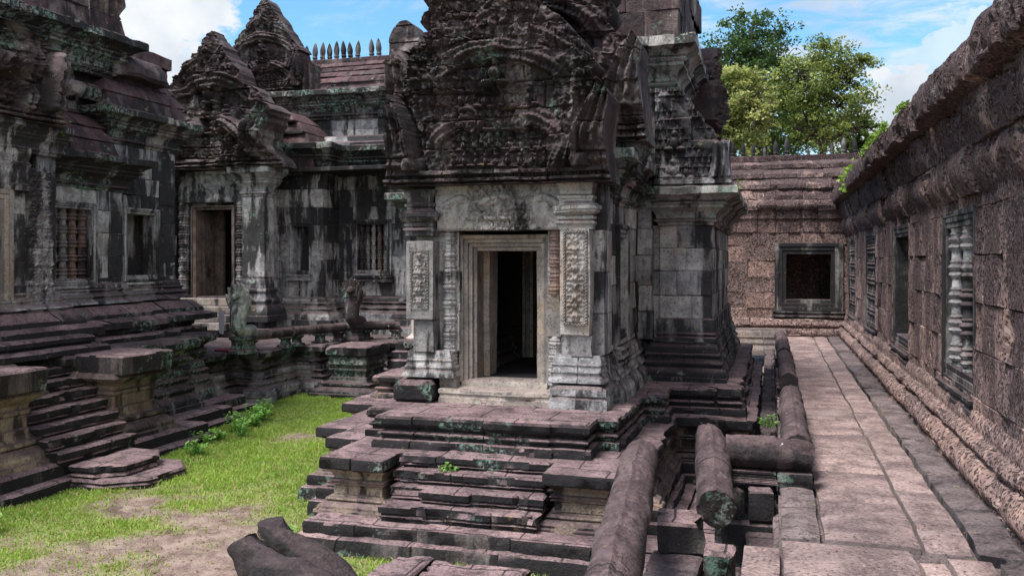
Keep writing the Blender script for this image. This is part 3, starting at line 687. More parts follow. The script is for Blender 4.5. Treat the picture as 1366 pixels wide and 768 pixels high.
# ================================================================== STONE PAVILION (centre)
PC = -2.98
pav = thing('stone_pavilion', 'grey stone pavilion at the centre, carved pediment over its open doorway', 'pavilion', (PC, 12.5, GZ))
LOW = [(-4.44, 8.05), (-3.72, 8.05), (-3.72, 8.5), (-2.08, 8.5), (-2.08, 8.05), (-1.38, 8.05), (-1.38, 9.2), (-1.15, 9.2), (-1.15, 11.4), (-.18, 11.4), (-.18, 18.2), (-5.8, 18.2), (-5.8, 11.2), (-5.25, 11.2), (-5.25, 9.5), (-4.85, 9.5), (-4.85, 9.0), (-4.44, 9.0)]
inset = lambda pl, d: pl
# the lower terrace, in courses: foot, carved die, slab
BASE = [(-4.40, 7.76), (-1.34, 7.76), (-1.34, 9.1), (-1.12, 9.1), (-1.12, 11.3), (-.16, 11.3), (-.16, 18.2), (-5.8, 18.2), (-5.8, 11.1), (-5.3, 11.1), (-5.3, 9.4), (-4.9, 9.4), (-4.9, 8.9), (-4.40, 8.9)]
mb = MB(); course(mb, BASE, [(.10, GZ-.15), (.10, GZ+.08), (.085, GZ+.16), (.07, GZ+.17), (-.05, GZ+.18)], jl=(.6, 1.2), seg=.08, jit=.02, wear=.016, chip=.05)
mb.build('foot_course', M['step'], pav)
mb = MB(); course(mb, BASE, [(.02, -.70), (.03, -.62), (.03, -.58), (.02, -.555), (-.08, -.55), (-.2, -.548)], jl=(.5, 1.0), seg=.07, jit=.018, wear=.014, chip=.06)
mb.build('base_course', M['step'], pav)
# steps between the pedestals
for k, (y, z0, z1) in enumerate(((7.93, -.56, -.40), (8.10, -.42, -.26), (8.26, -.28, -.13), (8.42, -.15, -.005))):
    mb = MB(); h = z1-z0
    course(mb, rect(-3.70, -2.10, y, y+.42), [(-.035, z0), (-.035, z0+h*.22), (-.012, z0+h*.28), (-.004, z0+h*.36), (-.03, z0+h*.42), (-.03, z0+h*.50), (.0, z0+h*.55), (.005, z1-.012), (-.012, z1), (-.06, z1+.002)], jl=(.38, .75), seg=.05, jit=.022, zj=.010, wear=.014, chip=.075)
    mb.build('step', M['step'], pav)
# die of the terrace (recessed, ornamented) and pedestals with overhanging top slabs
DIE = [(-4.32, 8.2), (-3.80, 8.2), (-3.80, 8.6), (-2.0, 8.6), (-2.0, 8.2), (-1.48, 8.2), (-1.48, 9.3), (-1.25, 9.3), (-1.25, 11.5), (-.3, 11.5), (-.3, 18.1), (-5.65, 18.1), (-5.65, 11.3), (-5.1, 11.3), (-5.1, 9.6), (-4.7, 9.6), (-4.7, 9.1), (-4.32, 9.1)]
mb = MB()
DP = [(.16, -.56), (.16, -.53), (.13, -.52)]+arc(.13, .06, -.515, -.46, .03, 4)+[(.04, -.455), (.06, -.45), (.07, -.435), (.06, -.42), (.02, -.415), (.02, -.40), (.0, -.395), (.0, -.30), (.02, -.295), (.035, -.285), (.02, -.27), (.03, -.262), (.045, -.25), (.03, -.238), (.0, -.232), (.0, -.20)]+arc(.01, .09, -.19, -.125, -.02, 4)
course(mb, DIE, DP, jl=(.35, .7), seg=.06, jit=.008, wear=.008, chip=.02, cap=False); mb.build('carved_die', M['ochre'], pav)
for x0, x1 in ((-4.30, -3.82), (-1.98, -1.50)):
    mb = MB(); T = face_my(8.2); relief(mb, T, x0, x1, -.392, -.304, int((x1-x0)/.008), 12, lambda U, V_: .012*spiral(U, V_-.008, .088)+.008*(np.abs(V_+.35) > .036), .02); mb.build('scroll_band', M['ochre'], pav)
mb = MB(); course(mb, LOW, [(-.10, -.135), (-.012, -.125), (.0, -.11), (.0, -.03), (-.008, -.006), (-.03, 0), (-.12, .003)], jl=(.5, .9), seg=.06, jit=.014, zj=.006, wear=.016, chip=.06, groove=.02)
mb.build('terrace_slab', M['step'], pav)
# upper tier
UP = [(-4.02, 8.75), (-1.82, 8.75), (-1.82, 9.2), (-1.58, 9.2), (-1.58, 11.0), (-1.32, 11.0), (-1.32, 11.75), (-.44, 11.75), (-.44, 18), (-5.5, 18), (-5.5, 11.75), (-4.62, 11.75), (-4.62, 11.0), (-4.36, 11.0), (-4.36, 9.2), (-4.02, 9.2)]
mb = MB(); course(mb, UP, [(.10, .0), (.10, .05), (.085, .085), (.02, .09), (.02, .12)]+arc(.03, .03, .125, .17, .025, 4)+[(-.01, .175), (-.01, .20)]+arc(.0, .06, .205, .25, .02, 4)+[(.07, .255), (.075, .31), (.06, .338), (.03, .345), (-.08, .348)], jl=(.4, .75), seg=.05, jit=.018, zj=.008, wear=.018, chip=.075, groove=.022)
mb.build('upper_tier', M['step'], pav)
# porch plinth (beside the door) and body plinth
def plan_u(x0, x1, y0, y1): return rect(x0, x1, y0, y1)
mb = MB(); D = .42
for x0, x1 in ((-4.13, -3.60), (-2.36, -1.83)):
    sl = x0 < -3
    course(mb, rect(x0, x1, 9.66, 10.6), prof(PLINTH[3:], .58, .94, .075, -.01), jl=(.2, .4), seg=.04, wear=.014, chip=.05)
course(mb, rect(-2.3, -1.80, 10.3, 12.4), prof(PLINTH, .34, .92, .17), jl=(.4, .8), seg=.06, wear=.010, chip=.05)
course(mb, rect(-4.16, -3.6, 10.3, 12.4), prof(PLINTH, .34, .94, .24), jl=(.4, .8), seg=.1)
mb.build('porch_plinth', M['dark'], pav)
mb = MB(); course(mb, rect(-2.36, -1.76, 9.56, 10.3), [(.02, .34), (.02, .46), (.0, .47), (-.01, .49), (.01, .50), (.01, .57), (-.05, .60), (-.10, .61)], jl=None, seg=.04, wear=.014, chip=.05); mb.build('foot_block', M['dark'], pav)
mb = MB(); block(mb, -4.26, -3.78, 9.50, 10.2, .34, .60, .05, seg=.05, wear=.03, chip=.10); mb.build('foot_block', M['step'], pav)
mb = MB(); course(mb, [(-5.1, 12.5), (-1.62, 12.5), (-1.62, 12.28), (-.74, 12.28), (-.74, 17.5), (-5.2, 17.5), (-5.2, 12.5)][0:7], prof(PLINTH, .34, .86, .15), jl=(.4, .8), seg=.07, wear=.014, chip=.05)
mb.build('body_plinth', M['green'], pav)
# porch walls
TF = face_my(9.78)
mb = MB(); wall(mb, TF, -2.46, -1.80, .93, 2.34, .42, ch=.42, jl=(.3, .5), seg=.1)
TS = face_px(-1.80)
wall(mb, TS, 10.2, 12.4, .94, 2.80, .42, [(10.55, 11.25, 1.0, 2.42)], ch=.36, jl=(.4, .7), seg=.1)
wall(mb, TF, -2.28, -1.80, 2.34, 2.86, .42, ch=.4, jl=None, seg=.1)
pw = mb.build('porch_wall', M['front'], pav)
mb = MB(); wall(mb, TF, -4.10, -3.53, .93, 2.34, .42, ch=.42, jl=(.3, .5), seg=.1); wall(mb, TF, -4.10, -3.73, 2.34, 2.86, .42, ch=.4, jl=None, seg=.1)
course(mb, rect(-4.16, -3.74, 10.2, 12.4), blockp(.94, 2.8), jl=(.4, .7)); mb.build('porch_wall', M['front'], pav)
# false window of the porch flank
window(pav, TS, 10.50, 11.30, .98, 2.44, 0, M['front'], M['front'], wd=.16, out=.05, back=.12, name='window')
# body walls with the vertical strips of the recessed corner
mb = MB()
stack(mb, [(-1.62, 12.52), (-1.50, 12.52), (-1.50, 12.40), (-.80, 12.40), (-.80, 17.2), (-1.62, 17.2)], 0.84, 2.50, .36, jl=(.35, .6), seg=.1)
stack(mb, rect(-1.80, -1.60, 12.30, 12.9), .9, 3.2, .36, jl=None, seg=.1)
bw = mb.build('body_wall', M['front'], pav)
mb = MB(); stack(mb, rect(-5.15, -4.4, 12.4, 17.2), 1.0, 2.5, .36, jl=(.35, .6), seg=.2); mb.build('body_wall', M['front'], pav)
mb = MB(); course(mb, rect(-1.52, -.78, 12.38, 17.2), prof(CORN, 2.48, 3.0, .34), jl=(.4, .8), seg=.06, wear=.012, chip=.05); course(mb, rect(-5.2, -4.46, 12.38, 17.2), prof(CORN, 2.48, 3.0, .34), jl=(.4, .8), seg=.15)
mb.build('body_cornice', M['eaves'], pav)
mb = MB(); course(mb, rect(-1.50, -.80, 12.39, 17.2), [(.06, .88), (.06, .93), (.03, .95), (.05, .98), (.03, 1.01), (.035, 1.03), (.035, 1.18), (0, 1.20)], jl=None, seg=.1, cap=False); mb.build('carved_skirting', M['dark'], pav)
# inside: floor, dark passage, an inner door frame, ceiling
mb = MB(); block(mb, -4.2, -1.8, 9.98, 17, .36, .60, jl=None); mb.build('floor', M['inner_shade'], pav)
mb = MB(); block(mb, -5.1, -4.7, 12.4, 17, .3, 3, seg=1); block(mb, -4.1, -1.7, 9.9, 17, 2.9, 3.05); block(mb, -4.4, -1.6, 16.6, 17, .3, 3); mb.build('ceiling', M['inner_shade'], pav)
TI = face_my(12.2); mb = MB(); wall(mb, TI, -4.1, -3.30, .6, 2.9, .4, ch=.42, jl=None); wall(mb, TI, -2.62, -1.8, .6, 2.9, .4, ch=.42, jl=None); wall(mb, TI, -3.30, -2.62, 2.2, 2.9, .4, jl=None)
mb.build('inner_wall', M['inner_shade'], pav)
mb = MB(); frame_bands(mb, face_my(12.12), -3.40, -2.52, .62, 2.28, .14, .08, 3, bottom=False); mb.build('inner_door_frame', M['frame'], pav)
# door frame: three nested jambs, lintel bar and a worn threshold
mb = MB(); TD = face_my(9.98)
frame_bands(mb, TD, -3.56, -2.44, .56, 2.30, .19, .13, 4, bottom=False)
df = mb.build('door_frame', M['frame'], pav)
mb = MB(); course(mb, rect(-3.38, -3.3, -.55, -.23), blockp(.58, 2.12), T=TD, jl=None, capb=True); course(mb, rect(-2.70, -2.62, -.55, -.23), blockp(.58, 2.12), T=TD, jl=None, capb=True); mb.build('jamb', M['frame'], df)
mb = MB(); course(mb, rect(-3.74, -2.30, 9.60, 10.1), [(.0, .34), (.0, .41), (-.012, .42), (-.012, .45), (.0, .46), (.0, .50), (-.02, .515), (-.1, .52)], jl=None, seg=.06, wear=.02, chip=.05); course(mb, rect(-3.54, -2.46, 9.84, 10.2), [(0, .50), (0, .56), (-.02, .585), (-.08, .60)], jl=None, seg=.06, wear=.018); mb.build('threshold', M['frame'], df)
# colonnettes
for u, spans in ((-3.65, ((.66, 2.36),)), (-2.375, ((1.60, 2.36), (.52, 1.14)))):
    for k, (a, b) in enumerate(spans):
        mb = MB(); lathe(mb, colonnette_prof(a, b, .088 if u < -3 else .075, 9 if b-a > 1 else (5 if a > 1 else 4)), 10, (u, 9.80, 0), tone=.7); mb.wear(.010, 5, 2)
        mb.build('colonnette', M['red' if a > 1.3 and u > -3 else 'front'], pav)
mb = MB(); block(mb, -2.47, -2.29, 9.74, 9.98, 1.12, 1.61, seg=.1); mb.build('stump', M['frame'], pav)
mb = MB(); block(mb, -3.76, -3.54, 9.72, 9.98, .50, .67, seg=.1, wear=.02); mb.build('stump', M['frame'], pav)
# pilasters with carved scroll panels, capital and broken base
for sx, (x0, x1) in ((-1, (-4.12, -3.80)), (1, (-2.28, -1.92))):
    mb = MB(); lo = 1.30 if sx < 0 else 1.16
    course(mb, rect(x0, x1, 9.60, 9.86), blockp(lo, 2.36 if sx > 0 else 2.22, .012), jl=None, seg=.05, wear=.012, chip=.03)
    course(mb, rect(x0+(.08 if sx < 0 else .12), x1, 9.64, 9.86), blockp(.92, lo, .01), jl=None, seg=.05)
    pl = mb.build('pilaster', M['panel'], pav)
    mb = MB(); a, b = x0+.045, x1-.045; cm = (a+b)/2; z0, z1 = lo+.12, 2.33 if sx > 0 else 2.12
    def Hp(U, V_, cm=cm, wd=(b-a)/2, z0=z0, z1=z1):
        e = np.minimum(wd-np.abs(U-cm), np.minimum(V_-z0, z1-V_)); d = np.abs(U-cm)+.010*fbm(np.stack([U*14, V_*14, U*0+1], -1), 2); V0 = V_; V_ = V_+.014*fbm(np.stack([U*12, V_*12, U*0+6], -1), 2)
        s = (.026*spiral(np.abs(d)+.001, V_-z0, wd*.86, 1.6)+.010*spiral(np.abs(d)+.02, V_-z0, wd*.36, 1.1))*(.45+.55*sstep(fbm(np.stack([U*5, V0*5, U*0+2], -1), 2), -.3, .1)); s += .022*(d < .03)*(.5+.5*np.cos((V_-z0)*60)); s += .016*np.sqrt(np.clip(1-((d)/.05)**2-(((V_-z0) % .19-.09)/.07)**2, 0, 1))
        brd = np.where(e < .024, .030*(.55+.45*np.cos(V_*180)*np.cos(U*180)), np.where(e < .034, .0, s))
        return brd+.006*fbm(np.stack([U*9, V_*9, U*0], -1), 2)
    relief(mb, face_my(9.60), a, b, z0, z1, int((b-a)/.0055), int((z1-z0)/.0055), Hp, .03, tone=.62); mb.build('scroll_panel', M['panel'], pl)
    mb = MB(); cp = [(0, 2.34), (.015, 2.35), (.015, 2.38)]+arc(.02, .02, 2.39, 2.44, .025, 5)+[(.01, 2.45), (.03, 2.46), (.03, 2.49), (.01, 2.50)]+arc(.02, .07, 2.51, 2.56, .02, 5)+[(.085, 2.57), (.085, 2.61), (.05, 2.62)]+arc(.05, .01, 2.63, 2.68, -.015, 4)+[(.03, 2.69), (.03, 2.72), (.0, 2.74), (.01, 2.80), (.05, 2.88)]
    if sx < 0: cp = [(o, z-.06) for o, z in cp]
    course(mb, rect(x0, x1, 9.62, 9.9), cp, jl=None, seg=.04, wear=.012, chip=.05, capb=True); mb.build('capital', M['dark' if sx < 0 else 'front'], pl)
# lintel with its half worn garland carving
def Hl(U, V_):
    u = U+2.99; v = V_-2.33; au = np.abs(u)
    h = .03*np.zeros_like(u); g = np.zeros_like(u)
    cm_ = sstep(au, .46, .34)*sstep(fbm(np.stack([u*4, v*4, u*0+7], -1), 2), -.30, -.1); g = cm_*(.055*spiral(u+.07, v+.02, .14, 1.3)+.045*flame(u, v, .12)+.02*spiral(u, v, .06, 1.0))
    g = np.maximum(g, figure(u, v, -.02, .12, .27)*1.1)
    d, p = seg_d(au, v, smooth_line([(.05, .40), (.28, .33), (.50, .38), (.68, .30)])); worn = sstep(fbm(np.stack([u*3, v*3, u*0+3], -1), 2), .12, -.12)
    g = np.maximum(g, np.where(d < .05, .08*np.sqrt(np.clip(1-(d/.05)**2, 0, 1))*(1-.5*worn), 0))
    leaf = .07*(.5+.5*np.cos(au*46))*sstep(v, .06, .26)*sstep(v, .40, .28)*(1-worn*.6); g = np.maximum(g, leaf)
    h = .02+.05*sstep(v, .0, .05)*sstep(v, .56, .35)*0+g
    h += .04*fbm(np.stack([u*5, v*5, u*0], -1), 3)-.02*sstep(v, .05, .0)
    return h
mb = MB(); relief(mb, face_my(9.68), lambda z: -3.76-.06*(z-2.3), lambda z: -2.24+.06*(z-2.3), 2.345, 2.88, 190, 74, Hl, .30, tone=.55); mb.build('lintel', M['panel'], pav)
# porch eaves: cornice on the flank, carved front pediment, second higher pediment behind it
mb = MB(); course(mb, rect(-4.15, -1.80, 10.25, 12.4), prof(CORN, 2.66, 3.28, .30), jl=(.4, .8), seg=.06, wear=.014, chip=.05); mb.build('porch_cornice', M['eaves'], pav)
mb = MB(); pediment(mb, face_my(9.62), PC-.02, 2.86, 1.0, 1, .45, 2.3); mb.build('front_pediment', M['carve'], pav)
mb = MB(); course(mb, rect(-4.42, -1.54, 10.42, 10.9), prof(CORN, 2.98, 3.40, .12), jl=(.4, .8), seg=.06); mb.build('upper_cornice', M['green'], pav)
mb = MB(); pediment(mb, face_my(10.42), PC-.02, 3.38, 1.20, 5, .5, 3.4, figs=True, shoulder=.90, wild=.07); mb.build('upper_pediment', M['carve'], pav)
# vaulted porch roof behind the pediments
def vault(mb, x0, x1, y0, y1, z0, rise, n=7, along='y', T=None, jl=(.5, .9)):
    """corbelled stone vault in courses that step in towards the ridge"""
    hw = (x1-x0)/2; zs = np.linspace(0, 1, n+1)
    for a, b in zip(zs[:-1], zs[1:]):
        ia, ib = hw*(1-math.cos(a*math.pi/2)**.7), hw*(1-math.cos(b*math.pi/2)**.7)
        if hw-ib < .05: ib = hw-.05
        course(mb, rect(x0+ia, x1-ia, y0, y1), [(-.0, z0+rise*a), (.012, z0+rise*(a+.15*(b-a))), (-(ib-ia)*.4, z0+rise*(a+.65*(b-a))), (-(ib-ia)*.8, z0+rise*b)], jl=jl, seg=.12, jit=.02, wear=.016, T=T)
    return mb
mb = MB(); vault(mb, -4.2, -1.75, 10.8, 12.9, 3.25, 1.5); mb.build('porch_roof', M['roof'], pav)
# body: half pediment on the right shoulder, clerestory block with its big eaves, crowning block
def Hh(U, V_):
    u = U; v = V_
    h = .05*fbm(np.stack([u*7, v*7, u*0+3], -1), 3)+.02; d, p = seg_d(u, v, smooth_line([(-1.42, 1.22), (-1.12, .86), (-.98, .62), (-.80, .52)]))
    h = h+.05*flame(u, v, .13); h = np.maximum(h, np.where(d < .10, .07*np.sqrt(np.clip(1-(d/.10)**2, 0, 1)), 0))+.05*vn(np.stack([np.floor(u/.35)*2.3, np.floor(v/.31)*1.9, u*0], -1)+.4)
    for (a, b, s) in ((-1.30, .10, .30), (-1.28, .48, .30), (-1.12, .1, .22)): h = np.maximum(h, figure(u, v, a, b, s)*1.5)
    lean = u+.66-.05*np.sin(v*4); hood = sstep(np.abs(lean), .20, .14)*sstep(v, .66, .55)
    h = np.maximum(h, hood*(.13+.05*np.cos(lean*60)))
    h = np.where(v < .12, .08+.05*(np.abs(v-.06) < .03), h)
    return h+.03*fbm(np.stack([u*6, v*6, u*0], -1), 3)
def Rh(z):
    if z < .62: return -.50-.06*math.sin(z*4)
    return -.56-.62*((z-.62)/.75)**.75-.05*abs(math.sin(z*16))
mb = MB(); T0 = face_my(12.22); relief(mb, lambda V: T0(V+np.array([0, 0, 3.0])), -1.55, Rh, 0, 1.36, 100, 120, Hh, .5); mb.build('half_pediment', M['dark'], pav)
mb = MB(); stack(mb, rect(-4.62, -1.34, 12.5, 16.6), 3.0, 4.42, .40, jl=(.4, .8), seg=.15); mb.build('clerestory', M['front'], pav)
mb = MB(); course(mb, rect(-4.60, -1.34, 12.45, 15.6), prof(CORN, 4.35, 5.08, .34), jl=(.4, .8), seg=.08, wear=.014, chip=.06); mb.build('clerestory_cornice', M['eaves'], pav)
mb = MB(); stack(mb, rect(-4.5, -1.22, 12.35, 15.6), 5.08, 7.2, .42, jl=(.4, .8), seg=.15, jit=.03); mb.build('crown', M['carve'], pav)
# serpent corner on the far end of the eaves
mb = MB(); pediment(mb, face_px(-1.0), 15.6, 4.3, .62, 9, .4, 2.2, figs=False, res=.03); mb.build('side_pediment', M['carve'], pav)
mb = MB(); vault(mb, -1.6, -.72, 12.9, 17.2, 3.0, .9, 4); mb.build('aisle_roof', M['roof'], pav)
mb = MB(); vault(mb, -5.25, -4.4, 12.9, 17.2, 3.0, .9, 4); mb.build('aisle_roof', M['roof'], pav)
# ================================================================== TEMPLE HALL (left)
hall = thing('temple_hall', 'black stained temple hall at the left edge with reddish window balusters', 'temple hall', (-12, 10, GZ))
HX = -10.8
F1 = [(-16, 5.2), (-9.2, 5.2), (-9.2, 11.45), (-9.75, 11.45), (-9.75, 12.9), (-10.25, 12.9), (-10.25, 14.1), (-16, 14.1)]
P1 = [(-16, 5.2), (-9.75, 5.2), (-9.75, 9.0), (-10.4, 9.0), (-10.4, 10.3), (-9.75, 10.3), (-9.75, 12.9), (-10.25, 12.9), (-10.25, 14.1), (-16, 14.1)]
mb = MB(); course(mb, F1, [(.78, GZ-.1), (.78, GZ+.10), (.70, GZ+.12), (.62, GZ+.13), (.62, GZ+.27), (.57, GZ+.30), (.40, GZ+.305)], jl=(.6, 1.1), seg=.1, jit=.02, chip=.05, wear=.016)
mb.build('foot_course', M['step'], hall)
mb = MB(); course(mb, P1, prof(PLINTH, -.56, .20, .30), jl=(.4, .8), seg=.08, jit=.016, chip=.05, cap=False); course(mb, P1, [(.05, .20), (.08, .24)]+arc(.10, .10, .25, .36, .05, 5)+[(.08, .37), (.08, .42)]+arc(.10, .22, .43, .50, -.03, 4)+[(.24, .51), (.26, .61), (.22, .655), (.02, .66)], jl=(.4, .9), seg=.08, jit=.016, chip=.06)
mb.build('plinth', M['green'], hall)
P2 = [(-16, 5.0), (-9.80, 5.0), (-9.80, 10.75), (-10.40, 10.75), (-10.40, 13.2), (-10.65, 13.2), (-10.65, 14.3), (-16, 14.3)]
mb = MB(); course(mb, P2, [(.28, .66), (.28, .73), (.24, .76), (.08, .765), (.08, .79), (.12, .81), (.12, .87), (.08, .90), (-.1, .902)], jl=(.5, 1.1), seg=.08, jit=.03, chip=.07, wear=.018); mb.build('landing', M['step'], hall)
# stair and its pedestals
for y0, y1 in ((7.6, 9.0), (10.3, 11.35)):
    mb = MB(); course(mb, rect(-9.75, -8.98, y0+.12, y1-.12), [(o*.5, -.58+1.08*z) for o, z in PED if z <= .74]+[(.20, .33), (.12, .42)], jl=(.4, .7), seg=.06, jit=.014, chip=.05, wear=.014); pd = mb.build('pedestal', M['ochre'], hall)
    mb = MB(); course(mb, rect(-9.75, -8.72, y0, y1), [(-.14, .36), (-.03, .375), (0, .39), (.0, .63), (-.02, .655), (-.1, .66)], jl=None, seg=.06, wear=.02, chip=.06, capb=True); mb.build('top_slab', M['step'], pd)
for k in range(7):
    z1 = -.42+.155*k; z0 = z1-.17; x1 = -8.50-.175*k; mb = MB(); h = z1-z0
    course(mb, rect(x1-.9, x1, 8.95, 10.35), [(-.04, z0), (-.04, z0+h*.25), (-.01, z0+h*.3), (-.03, z0+h*.45), (0, z0+h*.52), (.005, z1-.012), (-.012, z1), (-.06, z1+.002)], jl=(.4, .9), seg=.06, jit=.02, zj=.01, chip=.07, wear=.014)
    mb.build('step', M['step'], hall)
# walls: tall broad base, wall with windows, door porch at the near end
PB = [(-16, 5.0), (-10.5, 5.0), (-10.5, 10.82), (-10.8, 10.82), (-10.8, 12.75), (-11.0, 12.75), (-11.0, 14.4), (-16, 14.4)]
mb = MB(); course(mb, PB, [(.56, .88), (.55, .98), (.40, 1.03), (.36, 1.035)], jl=(.5, 1.0), seg=.1, jit=.02, chip=.06); course(mb, PB, [(.38, 1.02), (.36, 1.10), (.22, 1.24), (.17, 1.245)], jl=(.5, .9), seg=.1, jit=.012, chip=.05); mb.build('base_course', M['step'], hall)
mb = MB(); course(mb, PB, prof(PLINTH[4:], 1.20, 1.64, .26), jl=(.4, .9), seg=.07, chip=.04); mb.build('wall_plinth', M['dark'], hall)
mb = MB(); TA = face_px(HX); TB = face_px(-11.0)
wall(mb, TA, 10.7, 12.75, 1.62, 3.3, .4, [(11.18, 12.02, 1.70, 2.84)], ch=.34, jl=(.28, .55), seg=.12, jit=.014)
wall(mb, TB, 12.7, 14.4, 1.62, 4.1, .4, [(13.06, 13.84, 1.70, 2.86)], ch=.34, jl=(.28, .55), seg=.12, jit=.014)
stack(mb, rect(-15, -11.0, 13.98, 14.4), 1.62, 4.1, .36, jl=(.4, .7), seg=.3)
mb.build('wall', M['dark'], hall)
window(hall, TA, 11.08, 12.12, 1.60, 2.94, 4, M['dark'], M['front'], .11, .05, redlast=True, back=.30)
window(hall, TB, 12.98, 13.92, 1.62, 2.94, 0, M['front'], M['front'], .11, .05)
mb = MB(); block(mb, -15.4, -15, 5, 14.4, .8, 4.0, seg=1); block(mb, -12.2, -11.8, 12.6, 14.3, .8, 4.0, jl=(.4, .6)); block(mb, -11.9, -11.35, 13.5, 13.98, .8, 4.0, jl=(.3, .5)); block(mb, -15, -11.2, 10.7, 14.2, 3.9, 4.1); mb.build('inner_wall', M['front'], hall)
mb = MB(); course(mb, rect(-15, HX, 10.6, 12.78), prof(CORN, 3.16, 3.74, .40), jl=(.35, .8), seg=.06, chip=.06, wear=.014); course(mb, rect(-15, -11.0, 12.6, 14.45), prof(CORN, 4.02, 4.62, .36), jl=(.35, .8), seg=.06, chip=.06, wear=.014); mb.build('cornice', M['green'], hall)
# roofs in steps of curved courses
def half_vault(mb, xf, y0, y1, z0, run, rise, n=4, jl=(.5, 1.0), jit=.02):
    for k in range(n):
        a, b = k/n, (k+1)/n; f = lambda q: run*(1-math.cos(q*math.pi/2)**.8)
        course(mb, rect(-16, xf-f(a), y0, y1), [(-.02, z0+rise*a), (.02, z0+rise*(a+.12/n)), (-(f(b)-f(a))*.35, z0+rise*(a+.6/n)), (-(f(b)-f(a))*.85, z0+rise*b)], jl=jl, seg=.1, jit=jit, chip=.05, wear=.018)
    return mb
mb = MB(); half_vault(mb, -10.75, 10.4, 12.6, 3.74, .9, .95); half_vault(mb, -10.9, 12.5, 14.6, 4.62, 1.6, 1.35, 5); mb.build('side_roof', M['roof'], hall)
mb = MB(); stack(mb, rect(-16, -11.3, 8.0, 12.9), 4.4, 5.25, .3, jl=(.4, .9), seg=.12, jit=.03); stack(mb, rect(-16, -11.1, 8.0, 10.9), 3.3, 5.25, .38, jl=(.4, .9), seg=.12, jit=.035); mb.build('upper_wall', M['dark'], hall)
mb = MB(); course(mb, rect(-16, -11.1, 5.0, 12.8), prof(CORN, 5.15, 5.85, .45), jl=(.4, .9), seg=.07, chip=.08, wear=.018, jit=.02); course(mb, rect(-16, -11.2, 5.0, 12.85), [(.10, 4.72), (.16, 4.78), (.2, 4.9), (.14, 4.98), (.0, 5.0)], jl=(.4, .9), seg=.08, chip=.06); mb.build('upper_cornice', M['green'], hall)
mb = MB(); half_vault(mb, -10.9, 5.0, 12.9, 5.85, 1.9, 2.0, 6); mb.build('roof', M['roof'], hall)
# door porch at the near end: jambs, carved pilaster, lintel block and a serpent pediment seen from the side
TP = face_px(-10.42)
mb = MB(); wall(mb, TP, 10.02, 10.86, .95, 3.35, .4, ch=.36, jl=(.3, .5), seg=.1); wall(mb, TP, 7.6, 8.75, .95, 3.35, .4, ch=.36, jl=(.3, .5)); wall(mb, TP, 8.75, 10.02, 2.95, 3.35, .4, jl=(.5, .7)); stack(mb, rect(-11.4, -10.42, 10.5, 10.86), 3.3, 4.0, .36, jl=None); mb.build('porch_wall', M['dark'], hall)
mb = MB(); frame_bands(mb, face_px(-10.40), 8.75, 10.02, .85, 3.0, .2, .06, 3, bottom=False); mb.build('door_frame', M['frame'], hall)
mb = MB(); block(mb, -12.2, -11.8, 7.6, 10.8, .8, 3.3); mb.build('door_leaf', M['frame'], hall)
mb = MB()
for k in range(7):
    a = 1.35+.28*k; relief(mb, face_px(-10.36), 10.30, 10.74, a, a+.272, 46, 30, lambda U, V_: .035*spiral(U, V_, .145)+.01*fbm(np.stack([U*8, V_*8, U*0], -1), 2), .1)
course(mb, rect(-10.5, -10.36, 10.28, 10.78), prof(PLINTH, .92, 1.36, .16), jl=None, seg=.05, chip=.06); mb.build('pilaster', M['dark'], hall)
mb = MB(); relief(mb, face_px(-10.36), 8.3, 10.30, 3.0, 3.62, 120, 50, lambda U, V_: .05*spiral(U, V_, .31, 1.5)+.03*fbm(np.stack([U*4, V_*4, U*0], -1), 3), .3); mb.build('lintel', M['front'], hall)
mb = MB(); course(mb, rect(-11.5, -10.36, 7.6, 10.9), prof(CORN, 3.55, 4.0, .16), jl=(.4, .7), seg=.07, chip=.06); mb.build('porch_cornice', M['dark'], hall)
mb = MB(); pediment(mb, face_px(-10.36), 9.35, 3.98, 1.05, 21, .9, 1.35, figs=True, res=.025); mb.build('pediment', M['carve'], hall)
# corner acroterion, broken serpent beak
mb = MB(); 
relief(mb, face_px(-11.05), lambda z: 12.15+.10*math.sin(z*3), lambda z: 12.98-.10*(z-5.8)-.12*max(0, math.sin((z-5.8)*5)), 5.80, 6.95, 30, 40, lambda U, V_: .12+.05*np.cos((U-12.5)*30)+.05*fbm(np.stack([U*5, V_*5, U*0], -1), 3), .5); mb.build('corner_leaf', M['carve'], hall)
mb = MB(); course(mb, [(-11.6, 12.7), (-10.95, 12.7), (-10.8, 13.3), (-10.85, 14.0), (-10.98, 14.25), (-11.6, 14.1)], [(-.30, 5.08), (-.26, 5.22), (-.05, 5.26), (.0, 5.32), (-.03, 5.46), (-.14, 5.60), (-.34, 5.70)], jl=None, seg=.08, wear=.05, chip=.09, capb=True); mb.build('serpent_beak', M['carve'], hall)
mb = MB(); stack(mb, rect(-11.9, -11.25, 13.6, 14.5), 5.0, 5.9, .22, jl=None, seg=.1, jit=.06); mb.wear(.03, 3); mb.build('ridge_stones', M['roof'], hall)

